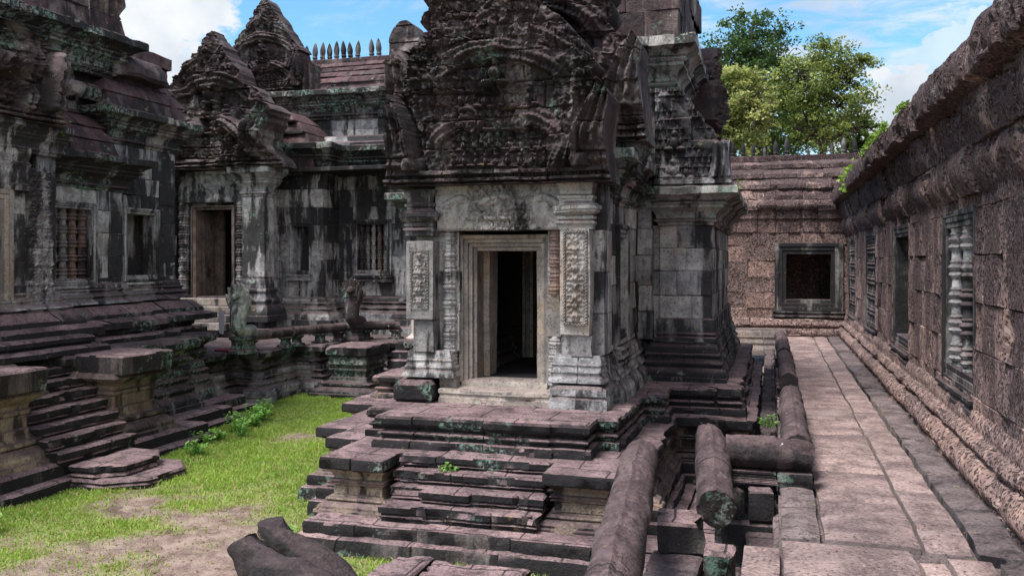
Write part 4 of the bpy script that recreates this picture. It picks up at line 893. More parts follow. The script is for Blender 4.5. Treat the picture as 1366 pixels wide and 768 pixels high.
# lowest step slabs at the foot of the left stair
ms = thing('step_stone', 'two tier chamfered step stone lying on the grass at the foot of the left stair', 'step stone', (-8.1, 9.7, GZ))
mb = MB(); pl = [(-8.5, 9.05), (-7.95, 9.05), (-7.55, 9.35), (-7.5, 10.0), (-7.8, 10.35), (-8.5, 10.35)]
course(mb, pl, [(.02, GZ-.08), (.03, GZ+.03), (.01, GZ+.05), (.02, GZ+.08), (-.01, GZ+.105), (-.1, GZ+.11)], jl=None, seg=.06, wear=.018, chip=.06); mb.build('lower_slab', M['step'], ms)
mb = MB(); pl = [(-8.5, 9.12), (-8.15, 9.12), (-7.88, 9.35), (-7.86, 9.95), (-8.05, 10.18), (-8.5, 10.18)]
course(mb, pl, [(-.02, GZ+.10)]+arc(.0, .0, GZ+.105, GZ+.16, .03, 5)+[(-.02, GZ+.165), (-.02, GZ+.185), (.02, GZ+.195), (.03, GZ+.25), (.01, GZ+.268), (-.1, GZ+.27)], jl=None, seg=.05, wear=.014, chip=.06); mb.build('upper_slab', M['step'], ms)

# ================================================================== SANCTUARY (back left)
san = thing('temple_sanctuary', 'dark temple wing at the back left, open door under a slumped brown pediment', 'temple', (-11, 20, GZ))
SP = [(-16.5, 18.6), (-11.75, 18.6), (-11.75, 19.4), (-10.55, 19.4), (-10.55, 20.2), (-4.5, 20.2), (-4.5, 24), (-16.5, 24)]
mb = MB(); course(mb, SP, prof(PLINTH, .55, 1.12, .34), jl=(.5, 1.0), seg=.12, chip=.05); course(mb, SP, [(.62, .1), (.62, .36), (.58, .40), (.40, .41), (.40, .55), (.3, .56)], jl=(.5, 1.0), seg=.15, chip=.05); mb.build('plinth', M['dark'], san)
mb = MB(); T1 = face_my(18.6); T2 = face_my(19.4); T3 = face_my(20.2)
wall(mb, T1, -16.5, -11.75, 1.1, 4.2, .5, [(-13.62, -12.46, 1.1, 3.32)], ch=.42, jl=(.4, .8), seg=.2)
wall(mb, T2, -11.75, -10.55, 1.1, 4.2, .5, [(-11.42, -10.92, 1.72, 2.85)], ch=.42, jl=(.4, .8), seg=.2)
wall(mb, T3, -10.55, -4.5, 1.1, 4.2, .5, [(-10.05, -9.18, 1.72, 2.92)], ch=.42, jl=(.4, .8), seg=.2)
stack(mb, rect(-11.9, -11.75, 18.61, 19.4), 1.1, 4.2, .42, jl=None); stack(mb, rect(-10.7, -10.552, 19.41, 20.2), 1.1, 4.2, .42, jl=None)
mb.build('wall', M['dark'], san)
mb = MB(); block(mb, -16.9, -16.5, 18.6, 22.2, .5, 7, seg=1); block(mb, -16.5, -4.5, 21.8, 22.2, .5, 7, seg=1); block(mb, -16.5, -4.5, 19.1, 22, 4.15, 4.25, seg=1); mb.build('inner_wall', M['inner_shade'], san)
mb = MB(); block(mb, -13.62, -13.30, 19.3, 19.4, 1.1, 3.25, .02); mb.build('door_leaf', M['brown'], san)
mb = MB(); stack(mb, rect(-14.2, -13.5, 19.9, 21.8), .9, 4.2, .4, jl=None, seg=.4); mb.build('passage_wall', M['inner_shade'], san); mb = MB(); stack(mb, rect(-12.5, -11.8, 19.9, 21.8), .9, 4.2, .4, jl=None, seg=.4); mb.build('passage_wall', M['inner_shade'], san)
window(san, T3, -10.15, -9.08, 1.62, 3.02, 5, M['dark'], M['dark'], .13, .05, back=.34)
bal = [o for o in bpy.data.objects if o.name.startswith('baluster') and o.parent and o.parent.parent == san]
bal[3].data.materials[0] = M['red']
window(san, T2, -11.48, -10.86, 1.66, 2.92, 0, M['dark'], M['dark'], .09, .03, back=.25)
mb = MB(); frame_bands(mb, face_my(18.55), -13.66, -12.44, .95, 3.33, .10, .06, 3, bottom=False); d_ = mb.build('door_frame', M['brown'], san)
mb = MB(); block(mb, -13.55, -13.46, 18.75, 19.15, 1.1, 3.2); block(mb, -12.62, -12.55, 18.75, 19.15, 1.1, 3.2); mb.build('jamb', M['brown'], d_)
for k in range(4):
    mb = MB(); course(mb, rect(-14.0+.05*k, -12.1-.05*k, 17.65+.22*k, 18.7), blockp(.36+.18*k, .54+.18*k, .02), jl=None, chip=.04); mb.build('step', M['frame'], san)
for u in (-13.86, -12.24):
    mb = MB(); lathe(mb, colonnette_prof(1.0, 3.4, .13, 11), 10, (u, 18.5, 0), tone=.5); mb.wear(.012, 5, 2); mb.build('colonnette', M['front'], san)
for u0, u1 in ((-14.65, -14.02), (-12.08, -11.48)):
    mb = MB(); course(mb, rect(u0, u1, 18.28, 18.7), blockp(1.6, 3.5, .01), jl=None, seg=.1); course(mb, rect(u0, u1, 18.28, 18.7), prof(PLINTH, .56, 1.6, .22), jl=None, seg=.08); course(mb, rect(u0, u1, 18.28, 18.7), prof(CORN, 3.5, 4.2, .26), jl=None, seg=.08, chip=.05); pl = mb.build('pilaster', M['dark'], san)
mb = MB(); relief(mb, face_my(18.42), -14.02, -12.06, 3.40, 4.15, 100, 40, lambda U, V_: .05*spiral(U, V_, .37, 1.4)+.03*fbm(np.stack([U*4, V_*4, U*0], -1), 3), .3); mb.build('lintel', M['dark'], san)
mb = MB(); pediment(mb, face_my(18.30), -12.98, 4.18, 1.42, 31, .40, 2.35, res=.02, point=1.05, shoulder=.95, wild=.30, wreck=1.6, fl=.025); mb.build('pediment', M['carve'], san)
mb = MB(); vault(mb, -14.4, -11.5, 18.9, 20.6, 4.2, 2.0, 6); mb.build('porch_roof', M['roof'], san)
mb = MB(); vault(mb, -12.6, -10.7, 19.2, 20.6, 4.2, 1.5, 5); mb.build('porch_roof', M['roof'], san)
mb = MB(); course(mb, [(-12, 19.4), (-10.55, 19.4), (-10.55, 20.2), (-4.5, 20.2), (-4.5, 21.5), (-12, 21.5)], prof(CORN, 4.1, 4.85, .42), jl=(.5, 1.0), seg=.1, chip=.06, wear=.016)
course(mb, rect(-14.5, -4.5, 20.5, 22), prof(CORN, 5.62, 6.35, .40), jl=(.5, 1.0), seg=.1, chip=.06, wear=.016); mb.build('cornice', M['green'], san)
mb = MB(); stack(mb, rect(-14.4, -4.5, 20.55, 22), 4.6, 5.7, .36, jl=(.4, .9), seg=.2); course(mb, rect(-12, -4.5, 20.3, 22), [(.2, 4.85), (.2, 4.95), (.1, 5.0), (.06, 5.12), (0, 5.16)], jl=(.4, .9), seg=.2); mb.build('upper_wall', M['dark'], san)
mb = MB()
for k in range(5):
    a = 6.33+.19*k; f = lambda q: 1.1*(1-math.cos(q*math.pi/2)**.9)
    course(mb, rect(-12.0, -5.0, 20.35+f(k/5), 22.5), [(0, a), (.03, a+.03), (-.05, a+.13), (-(f((k+1)/5)-f(k/5)), a+.19)], jl=(.4, .9), seg=.1, jit=.02, wear=.02, chip=.05)
block(mb, -12.6, -5.0, 21.2, 21.6, 7.2, 7.36, seg=.3); mb.build('roof', M['roof'], san)
mb = MB(); pediment(mb, face_my(20.35), -12.75, 6.3, 1.0, 41, .45, 2.55, res=.02, point=.95, shoulder=.98, wild=.14, wreck=.9, fl=.035, lowhw=1.12); mb.build('upper_pediment', M['carve'], san)
mb = MB(); relief(mb, face_my(20.3), lambda z: -11.62+.1*math.sin((z-6.2)*3)+.2*max(0, z-6.6), lambda z: -11.08-.3*(z-6.2), 6.2, 7.05, 30, 40, lambda U, V_: .12+.06*np.cos((U+11.3)*30)+.06*fbm(np.stack([U*5, V_*5, U*0], -1), 3), .4); mb.build('corner_leaf', M['carve'], san)
mb = MB(); gh = lambda z: .42*(max(.02, 1-((z-6.2)/1.72)**5))**.5*(1-.06*math.sin(z*9))
relief(mb, face_my(20.25), lambda z: -8.72-gh(z), lambda z: -8.72+gh(z), 6.2, 7.9, 40, 70, lambda U, V_: .14+.10*fbm(np.stack([U*3, V_*3, U*0], -1), 4)-.05*(np.abs((V_ % .42)-.21) < .015), .6); mb.build('gable_end', M['carve'], san)
# ridge finials
FP = [(.066, 0), (.08, .03), (.06, .05), (.055, .09), (.075, .11), (.07, .13), (.058, .15), (.064, .18), (.076, .25), (.074, .31), (.058, .38), (.035, .46), (.005, .52)]
fm = MB(); lathe(fm, FP, 10); fmesh = fm.mesh('finial', M['slate'])
def finial(parent, x, y, z, s=1.0):
    o = bpy.data.objects.new('finial', fmesh); COL.objects.link(o); o.parent = parent; o.location = (x-parent.location.x, y-parent.location.y, z-parent.location.z); o.scale = (s, s, s*rng.uniform(.9, 1.08)); o.rotation_euler = (rng.normal()*.04, rng.normal()*.04, 0); return o
for px in (396, 410, 420, 430, 440, 449, 459, 468, 477, 496, 506):
    l = (px-683)/1176; dd = 21.4/(l*math.sin(R(YAW))+math.cos(R(YAW))); finial(san, (l*math.cos(R(YAW))-math.sin(R(YAW)))*dd, 21.4, 7.34)
for x, s in ((-11.6, .5), (-9.35, .5), (-15.0, 1)): finial(san, x, 21.4, 7.3, s)

# ================================================================== RAISED TERRACE between the hall, the sanctuary and the pavilion
ter = thing('raised_terrace', 'moulded green stained stone terrace behind the lawn that carries the serpent balustrade', 'terrace', (-10, 17, GZ))
TP_ = [(-16, 14.0), (-10.45, 14.0), (-10.45, 15.5), (-9.9, 15.5), (-9.9, 17.0), (-9.35, 17.0), (-9.35, 18.3), (-4.0, 18.3), (-4.0, 20.5), (-16, 20.5)]
mb = MB(); course(mb, TP_, [(.34, GZ-.1), (.34, GZ+.12), (.28, GZ+.15), (.1, GZ+.16)], jl=(.6, 1.1), seg=.12, chip=.05); course(mb, TP_, prof(PLINTH, GZ+.14, -.20, .30), jl=(.4, .9), seg=.08, chip=.05, cap=False); mb.build('plinth', M['dark'], ter)
mb = MB(); course(mb, TP_, [(.02, -.20)]+arc(.04, .04, -.19, -.10, .05, 5)+[(.03, -.09), (.03, -.05)]+arc(.06, .18, -.04, .06, -.03, 5)+[(.20, .07), (.21, .16), (.17, .20), (-.1, .203)], jl=(.4, .9), seg=.08, chip=.06, wear=.016); mb.build('edge_slab', M['green'], ter)
mb = MB(); 
for k in range(6): course(mb, rect(-8.05, -4.6, 16.85+.26*k, 18.4), blockp(GZ+.17*k-.02, GZ+.17*k+.17, .014), jl=(.5, .9), seg=.1, jit=.02, chip=.06)
mb.build('stair', M['step'], ter)
mb = MB(); course(mb, rect(-8.85, -8.15, 16.75, 17.6), [(o*.7, -.83+.86*z) for o, z in PED if z < .8]+[(.05, .0)], jl=None, seg=.08, chip=.05); pdx = mb.build('pedestal', M['green'], ter)
mb = MB(); block(mb, -8.98, -8.05, 16.62, 17.8, .0, .2, .02, seg=.08, wear=.02, chip=.06); mb.build('top_slab', M['step'], pdx)

# serpent balustrade on the terrace: rails and rearing heads, each lying on short posts
def rail_section(th): return 1+.10*np.exp(-((th-math.pi/2)/.22)**2)-.05*np.cos(2*th)
def terrace_rail(pts, label, z=.50):
    t = thing('balustrade_rail', label, 'stone rail', (*pts[0], .2), 'serpent balustrade rails on the far terrace')
    P = np.array([(x, y, z) for x, y in smooth_line(pts, 8)]); mb = MB(); tube(mb, P, .09, 16, rail_section, endn=.03); mb.wear(.010, 5, 2); mb.build('rail', M['tube'], t)
    L = math.dist(pts[0], pts[-1]); k = max(2, int(L/.42))
    for q in np.linspace(.12, .88, k):
        c = P[int(q*(len(P)-1))]; mb = MB(); course(mb, rect(c[0]-.09, c[0]+.09, c[1]-.09, c[1]+.09), [(.05, .19), (.05, .24), (0, .26), (-.01, .34), (.03, .38), (.04, .41)], jl=None, seg=.06, chip=.03); mb.build('post', M['green'], t)
terrace_rail([(-9.95, 15.2), (-9.82, 15.8), (-9.66, 16.4)], 'short terrace rail on posts beside the pale left serpent head')
terrace_rail([(-9.70, 16.55), (-9.45, 17.25), (-9.22, 17.95)], 'terrace rail on posts ending at the brown right serpent head')
terrace_rail([(-8.95, 18.3), (-8.55, 18.55), (-8.2, 18.7)], 'stub of terrace rail between the brown serpent head and the barrier post')
def serpent_head(x, y, z, s, label, mat):
    t = thing('serpent_statue', label, 'statue', (x, y, z), 'rearing serpent heads ending the far balustrade')
    mb = MB(); course(mb, rect(x-.13*s, x+.13*s, y-.13*s, y+.13*s), prof(PED, z, z+.30*s, .10*s), jl=None, seg=.05); mb.build('post', M['green'], t)
    mb = MB(); P = smooth_line([(x, y+.30*s, z+.36*s), (x+.02, y+.05*s, z+.36*s), (x+.03, y-.14*s, z+.45*s), (x, y-.12*s, z+.66*s), (x-.02, y-.02*s, z+.86*s), (x-.02, y-.06*s, z+1.05*s)], 6)
    q = np.linspace(0, 1, len(P)); rad = s*np.interp(q, [0, .3, .5, .7, .85, 1], [.12, .13, .14, .17, .20, .12]); tube(mb, P, rad, 16, up=(1, 0, .01))
    for k in range(7):
        an = (k-3)*.42; dx, dz = .21*math.sin(an), .90+.30*math.cos(an); r = .05
        tube(mb, [(x+dx*s*.25, y-.05*s, z+.72*s), (x+dx*s*.8, y-.09*s, z+(dz-.14)*s), (x+dx*s, y-.12*s, z+dz*s), (x+dx*s*1.06, y-.17*s, z+(dz+.05)*s)], [.08*s, r*1.3*s, r*1.1*s, r*.3*s], 8)
    tube(mb, [(x, y-.05*s, z+.98*s), (x, y-.17*s, z+1.02*s), (x, y-.30*s, z+.97*s)], [.08*s, .075*s, .03*s], 8)
    mb.wear(.022, 6, 2); mb.build('hood', mat, t); return t
serpent_head(-9.84, 14.9, .2, 1.1, 'pale lichened serpent head rearing at the left end of the terrace balustrade', M['pale'])
serpent_head(-9.05, 18.1, .2, 1.12, 'brown mossy serpent head rearing at the right end of the terrace balustrade', M['carve'])

# sign stand and barrier post on the terrace
sg = thing('sign_stand', 'small maroon metal stand with a faded board beside the left serpent head', 'sign stand', (-10.42, 15.15, .2))
mb = MB(); tube(mb, [(-10.33, 15.15, .22), (-10.33, 15.15, 1.12)], .03, 8); mb.build('pole', M['maroon'], sg)
mb = MB(); block(mb, -10.55, -10.15, 15.0, 15.3, .205, .25, .01); mb.build('foot', M['maroon'], sg)
mb = MB(); block(mb, -10.52, -10.38, 15.10, 15.13, .55, 1.0, .004); mb.build('board', M['board'], sg)
def barrier(x, y, label):
    bp_ = thing('barrier_post', label, 'barrier post', (x, y, .2)); mb = MB(); lathe(mb, [(.19, .2), (.18, .225), (.08, .27), (.05, .32), (.045, .34), (.045, .9), (.04, .92), (.001, .925)], 14, (x, y, 0)); mb.build('post', M['conc'], bp_); return bp_
bx_ = barrier(-7.95, 18.9, 'pale pinkish barrier post standing at the head of the far terrace stair')
mb = MB(); q = np.linspace(0, 1, 12); tube(mb, np.stack([-7.95+1.6*q, 18.9+.5*q, .80-.20*np.sin(math.pi*q)], -1), .014, 6); tag(mb.build('barrier_rope', M['rope']), 'sagging grey rope tied to the pale barrier post on the far terrace', 'rope')
# ================================================================== LATERITE GALLERIES
gal = thing('laterite_gallery', 'long pitted laterite gallery with baluster windows, right of the walkway', 'gallery', (2, 13, 0))
GX = 1.85; TG = face_mx(GX)
wins = [(c-.83, c+.83, .70, 2.50) for c in (5.95, 10.2, 14.42, 18.7, 22.9)]
mb = MB(); wall(mb, TG, 1.0, 24.9, .40, 2.66, .6, wins, ch=.44, jl=(.45, .75), seg=.16, jit=.008, wear=.016, chip=.05, groove=.016)
mb.build('wall', M['lat'], gal)
def gal_run(prof_, y0=1.0, y1=24.75, **kw):      # plan as an open line running along the wall, offset towards the walkway
    m = MB(); course(m, [(GX, y1), (GX, y0)], prof_, closed=False, cap=False, **kw); return m
kb = dict(jl=(.45, .85), seg=.06, jit=.012, zj=.008, wear=.018, chip=.06, groove=.022)
kw = dict(jl=(.45, .85), seg=.06, jit=.03, zj=.012, wear=.034, chip=.09, groove=.03)
m = gal_run([(.20, -.1), (.20, .035)]+arc(.18, .16, .04, .27, .07, 8)+[(.12, .275), (.11, .285)], **kb); m.build('base_moulding', M['latl'], gal)
m = gal_run([(.10, .28)]+arc(.11, .10, .29, .42, .05, 7)+[(.06, .425), (.05, .44)]+arc(.05, .0, .445, .60, .02, 5), **kb); m.build('base_roll', M['latl'], gal)
m = gal_run([(.0, 2.62)]+arc(.02, .09, 2.64, 3.05, .06, 9)+[(.08, 3.06)], **kw); m.build('frieze_roll', M['latd'], gal)
m = gal_run([(.06, 3.055)]+arc(.09, .17, 3.06, 3.46, .03, 8)+[(.12, 3.47)], **kw); m.build('corbel_course', M['latd'], gal)
m = gal_run([(.10, 3.46), (.27, 3.49), (.34, 3.51)]+arc(.355, .33, 3.53, 3.84, .025, 8)+[(.24, 3.90), (.02, 3.95)], **kw); m.build('cornice', M['latd'], gal)
m = MB()
for k in range(6):
    f = lambda q: 2.2*(1-math.cos(q*math.pi/2)**.8); a, b = k/6, (k+1)/6
    course(m, [(GX-.02+f(a), 24.75), (GX-.02+f(a), 1.0)], [(.0, 3.92+1.35*a), (.03, 3.92+1.35*(a+.02)), (-(f(b)-f(a))*.4, 3.92+1.35*(a+.11)), (-(f(b)-f(a))-.03, 3.92+1.35*b+.01)], closed=False, cap=False, **kw)
m.build('roof', M['latd'], gal)
m = MB(); block(m, 4.2, 4.6, 1, 30, -.2, 6, seg=2); block(m, 1.9, 4.4, .6, 1.0, -.2, 6, seg=2); block(m, 1.9, 4.4, 1, 24.6, 2.9, 3.0, seg=2); m.build('inner_wall', M['latd'], gal)
for i_, h in enumerate(wins):
    window(gal, face_mx(GX+.035), h[0]-.03, h[1]+.03, h[2]-.03, h[3]+.03, 0 if i_ == 2 else 7, M['slate'], M['dark'] if i_ < 2 else M['slate'], .18, .03, bw=-.05, rk=.45, back=.45, missing={1: (0, 1, 3, 4, 6), 3: (5,)}.get(i_, ()))
m = MB(); course(m, rect(13.9, 14.6, -.36, -.30), blockp(.9, 2.3), T=TG, jl=None); m.build('inner_jamb', M['front'], gal)

gb = thing('back_gallery', 'reddish laterite gallery with one framed window, closing the far end of the walkway', 'gallery', (0, 24.6, 0))
TB_ = face_my(24.6); hb = [(.12, 1.72, .72, 2.40)]
m = MB(); wall(m, TB_, -4.5, 1.95, .40, 3.1, .5, hb, ch=.43, jl=(.55, 1.0), seg=.2, jit=.015, wear=.014, chip=.04, groove=.02); m.build('wall', M['latl'], gb)
m = MB(); course(m, [(-4.5, 24.6), (1.75, 24.6)], [(.30, -.2), (.30, -.02)]+arc(.28, .24, -.01, .20, .05, 6)+[(.18, .21)]+arc(.19, .18, .22, .36, .05, 5)+[(.10, .37), (.08, .42), (0, .46)], closed=False, cap=False, **{**kw, 'seg': .15}); m.build('base_moulding', M['latl'], gb)
m = MB(); course(m, [(-4.5, 24.6), (1.9, 24.6)], [(0, 2.72), (.03, 2.74), (.04, 3.08), (.08, 3.10), (.10, 3.30), (.14, 3.32)]+arc(.16, .14, 3.34, 3.56, .05, 5)+[(.05, 3.60), (-.1, 3.64)], closed=False, cap=False, **{**kw, 'seg': .15}); m.build('cornice', M['lat'], gb)
m = MB()
for k in range(4):
    f = lambda q: 1.5*(1-math.cos(q*math.pi/2)**.85); a, b = k/4, (k+1)/4; z0 = 3.58; ri = 1.22
    course(m, [(-4.5, 24.62+f(a)), (2.6, 24.62+f(a))], [(.05, z0+ri*a-.03), (.09, z0+ri*(a+.03)), (.06, z0+ri*(a+.12)), (-(f(b)-f(a))+.03, z0+ri*b+.01)], closed=False, cap=False, **{**kw, 'seg': .12, 'jl': (.6, 1.1)})
block(m, -4.5, 2.6, 26.0, 26.4, 4.78, 4.95, seg=.3, jl=(.5, .9)); m.build('roof', M['latd'], gb)
m = MB(); block(m, -4.5, 4, 26.6, 26.9, -.2, 4.8, seg=1); block(m, -4.5, 4, 24.7, 26.8, 3.05, 3.15, seg=1); block(m, -4.8, -4.5, 24.6, 26.8, -.2, 4.8, seg=1); m.build('inner_wall', M['latd'], gb)
window(gb, TB_, .06, 1.78, .66, 2.46, 0, M['slate'], M['slate'], .30, .06)
for px, s in ((977, 1), (992, .9), (1005, .8), (1020, .7), (1035, 1.05), (1050, 1.1), (1078, .5), (1110, .7), (1125, 1.05), (1141, .9), (1155, .6)):
    l = (px-683)/1176; dd = 26.2/(l*math.sin(R(YAW))+math.cos(R(YAW))); finial(gb, (l*math.cos(R(YAW))-math.sin(R(YAW)))*dd, 26.2, 4.93, s*.95)
# low moulded curb in front of the back gallery
ck = MB(); course(ck, rect(-3.5, .3, 22.3, 22.7), prof(PLINTH, -.3, .32, .12), jl=(.6, 1.1), seg=.15); tag(ck.build('stone_curb', M['kerb'], origin=(-1.5, 22.5, -.3)), 'low moulded stone curb below the back gallery wall, left of its window', 'curb')

# ================================================================== WALKWAY BALUSTRADE, whole and fallen pieces
GR = 'serpent balustrade rails beside the walkway'
def rail(label, pts, r, broken=.03, mat='tube', n=52, group=GR, taper=1):
    P = np.array(pts, float); 
    if len(P) < 4: P = np.array([P[0]+(P[-1]-P[0])*q for q in np.linspace(0, 1, max(8, int(np.linalg.norm(P[-1]-P[0])/.03)))])
    else:
        q = np.linspace(0, 1, len(P)); nq = np.linspace(0, 1, 140); P = np.stack([np.interp(nq, q, P[:, k]) for k in range(3)], -1)
        for _ in range(4): P[1:-1] = (P[:-2]+2*P[1:-1]+P[2:])/4
    sh = lambda th: 1+.07*np.exp(-((th-math.pi/2)/.11)**2)-.03*np.exp(-((th-math.pi/2-.2)/.06)**2)-.03*np.exp(-((th-math.pi/2+.2)/.06)**2)+.03*np.exp(-((th-math.pi/2-.42)/.07)**2)+.03*np.exp(-((th-math.pi/2+.42)/.07)**2)+.015*np.cos(3*th)
    mb = MB(); o = tuple(P.mean(0)); s_ = np.cumsum(np.concatenate([[0], np.linalg.norm(np.diff(P, axis=0), axis=1)]))
    rr = np.full(len(P), r)
    js = np.arange(.7, s_[-1]-.3, .8) if s_[-1] > 1.4 else []
    extra = []; 
    for j in js: extra += [j-.012, j, j+.012]
    if extra:
        ss = np.sort(np.concatenate([s_, extra])); P = np.stack([np.interp(ss, s_, P[:, k]) for k in range(3)], -1); rr = np.full(len(P), r)
        for j in js: rr[np.abs(ss-j) < .004] *= .85
    rr = rr*np.interp(np.linspace(0, 1, len(P)), [0, .80, 1], [1, 1, taper])
    tube(mb, P, rr, n, sh, endn=broken, tone=.5); mb.wear(.014, 3.0, 4)
    ax = P
    def spall(V):
        k = np.argmin(((V[:, None, ::1]-ax[None, ::6])**2).sum(-1), 1); c_ = ax[::6][k]; dr = c_-V; f_ = fbm(V*3.0+21, 3); return V+dr*(.055*sstep(f_, .15, .18)+.07*sstep(f_, .25, .28))[:, None]
    mb.xf(spall); mb.wear(.006, 16, 2)
    return tag(mb.build('balustrade_rail', M[mat], origin=o), label, 'stone rail', group)
rail('longest round stone rail, running out of the bottom edge by the right pedestal', [(-.72, 3.6, .34), (-.78, 4.4, .36), (-.90, 5.8, .38), (-1.03, 7.0, .36), (-1.06, 7.45, .34), (-1.06, 7.62, .34)], .145, .11, taper=.78)
rail('thick broken rail leaning in the gap between pavilion terrace and walkway', [(-.42, 7.05, .06), (-.47, 7.6, .14), (-.52, 8.2, .24), (-.58, 8.6, .33)], .148, .10, taper=.85)
rail('round rail lying along the edge of the walkway, just beyond its corner piece', [(.22, 8.45, .27), (.22, 11.9, .25)], .14)
rail('short cracked rail lying crosswise at the walkway corner', [(-.40, 8.22, .27), (.0, 8.22, .28), (.22, 8.24, .27), (.30, 8.26, .23)], .145, .04)
rail('distant rail on the walkway edge with a weathered collar, nearest the back gallery', [(.20, 16.6, .30), (.18, 20.6, .30)], .13)
rail('middle rail on the walkway edge with a broken stepped end', [(.22, 12.9, .30), (.21, 16.2, .30)], .13)
def stones(name, label, cat, mat, parts, group=None, rot=0):
    P0 = parts[0]; c = ((P0[0]+P0[1])/2, (P0[2]+P0[3])/2, P0[4]); mb = MB()
    for p in parts: block(mb, *p, .02, seg=.05, wear=.022, chip=.07)
    if rot:
        cs, sn = math.cos(rot), math.sin(rot)
        mb.xf(lambda V: np.stack([c[0]+(V[:, 0]-c[0])*cs-(V[:, 1]-c[1])*sn, c[1]+(V[:, 0]-c[0])*sn+(V[:, 1]-c[1])*cs, V[:, 2]], -1))
    return tag(mb.build(name, M[mat], origin=c), label, cat, group)
g_ = MB(); slabs(g_, -1.36, -.9, 6.2, 11.4, (.4, .8), GZ+.07); slabs(g_, -.89, -.02, 6.0, 11.4, (.4, .8), GZ+.06); slabs(g_, -.18, .02, 11.4, 24, (.5, 1.0), GZ+.3); tag(g_.build('gutter', M['step']), kind='structure')
# moulded blocks that carry the rails
def base_piece(label, x0, x1, y0, y1, z0, z1, mat='step', amp=.07):
    mb = MB(); course(mb, rect(x0, x1, y0, y1), prof(PED, z0, z1, amp), jl=(.5, .8), seg=.05, chip=.05, wear=.014, capb=True); return tag(mb.build('rail_base', M[mat], origin=((x0+x1)/2, (y0+y1)/2, z0)), label, 'base block', 'moulded blocks under the walkway rails')
base_piece('dark moulded corner block under the cracked crosswise rail at the walkway edge', .08, .30, 8.12, 8.42, -.32, .13, 'green', .08)
base_piece('moulded beam directly under the left half of the cracked crosswise rail', -.40, .05, 8.10, 8.36, .02, .13, 'step', .03)
base_piece('low block under the far end of the rail lying beyond the corner piece', .08, .36, 11.3, 12.6, -.05, .13, 'step', .05)
base_piece('small block under the middle rail on the walkway edge', .08, .34, 13.2, 13.7, -.02, .18, 'step', .05)
base_piece('small block under the distant rail near the back gallery', .06, .32, 17.2, 17.7, -.02, .18, 'step', .05)
stones('retaining_wall', 'stepped retaining wall under the walkway edge beside the pavilion gap', 'wall', 'green', [(-.16, .06, 8.0, 24, GZ-.1, -.12), (-.42, .30, 7.95, 8.10, -.5, -.28), (-.50, .04, 8.3, 8.5, GZ, -.05), (-.22, .02, 6.6, 8.0, GZ, -.35)])
stones('fallen_block', 'squared broken stone standing in the rubble under the crosswise rail', 'stone block', 'step', [(-.20, .0, 7.95, 8.2, -.27, .0)], 'loose stones at the walkway edge', .1)
stones('fallen_block', 'pale split stone leaning left of the squared block under the crosswise rail', 'stone block', 'front', [(-.37, -.25, 7.98, 8.15, -.27, -.02)], 'loose stones at the walkway edge', .5)
stones('fallen_block', 'flat topped boulder between the longest rail and the leaning rail', 'stone block', 'step', [(-.86, -.50, 6.72, 7.15, -.22, .02)], 'loose stones at the walkway edge', .12)
stones('fallen_block', 'small dark upright block in front of the leaning rail', 'stone block', 'step', [(-.46, -.26, 6.35, 6.6, -.36, -.06)], 'loose stones at the walkway edge')
stones('rubble_wall', 'stack of mossy squared stones in the gap beside the longest rail', 'stone pile', 'green', [(-.88, -.52, 6.3, 7.1, GZ, -.22), (-.50, -.22, 6.1, 6.9, GZ, -.36), (-.62, -.40, 5.7, 6.25, GZ, -.42), (-.40, -.22, 5.2, 6.05, GZ, -.30)])
stones('stepping_slab', 'flat cracked stone slab lying on the grass before the pavilion stair', 'slab', 'step', [(-3.30, -2.92, 6.78, 7.40, GZ-.05, -.66), (-2.90, -2.0, 6.76, 7.38, GZ-.05, -.67)])
# broken serpent tails in the foreground
def cut(mb, p, n):
    p = np.array(p, float); n = np.array(n, float); n /= np.linalg.norm(n)
    def f(V):
        d = (V-p)@n; d = d+.02*fbm(V*5, 3); return V-np.clip(d, 0, None)[:, None]*n*.96
    mb.xf(f)
def tail(label, pts, rad, cuts=()):
    mb = MB(); P = smooth_line(pts, 10); q = np.linspace(0, 1, len(P)); r_ = np.interp(q, np.linspace(0, 1, len(rad)), rad)
    tube(mb, P, r_, 40, lambda th: 1+.10*np.cos(2*th+.6)+.06*np.cos(3*th)+.08*np.exp(-((th-math.pi/2)/.2)**2), tone=.4, endn=.10); mb.wear(.03, 3.6, 4)
    for pc_, nc_ in cuts: cut(mb, pc_, nc_)
    mb.wear(.012, 13, 2); c = tuple(np.mean(P, 0)); return tag(mb.build('serpent_fragment', M['tubed'], origin=c), label, 'stone fragment', 'broken serpent stones in the foreground')
def pix(px, py, d):
    l = (px-683)/1176; c, s = math.cos(R(YAW)), math.sin(R(YAW)); return ((l*c-s)*d, (l*s+c)*d, CAMZ+(347-py)/1176*d)
tail('nearer broken serpent stone, blunt upturned end, bottom edge left of the stair', [pix(540, 860, 4.4), pix(470, 808, 4.55), pix(415, 782, 4.7), pix(372, 766, 4.85), pix(342, 748, 4.95), pix(326, 726, 5.0), pix(320, 708, 5.02)], [.13, .125, .12, .11, .105, .09, .07], [(pix(324, 719, 5.0), (-.55, .1, .8))])
tail('farther broken serpent stone rising behind the blunt one at the bottom edge', [pix(500, 835, 4.95), pix(452, 782, 5.1), pix(412, 748, 5.25), pix(380, 726, 5.35), pix(362, 706, 5.4), pix(356, 684, 5.42)], [.11, .105, .10, .10, .09, .075], [(pix(357, 696, 5.42), (-.15, -.1, .98))])

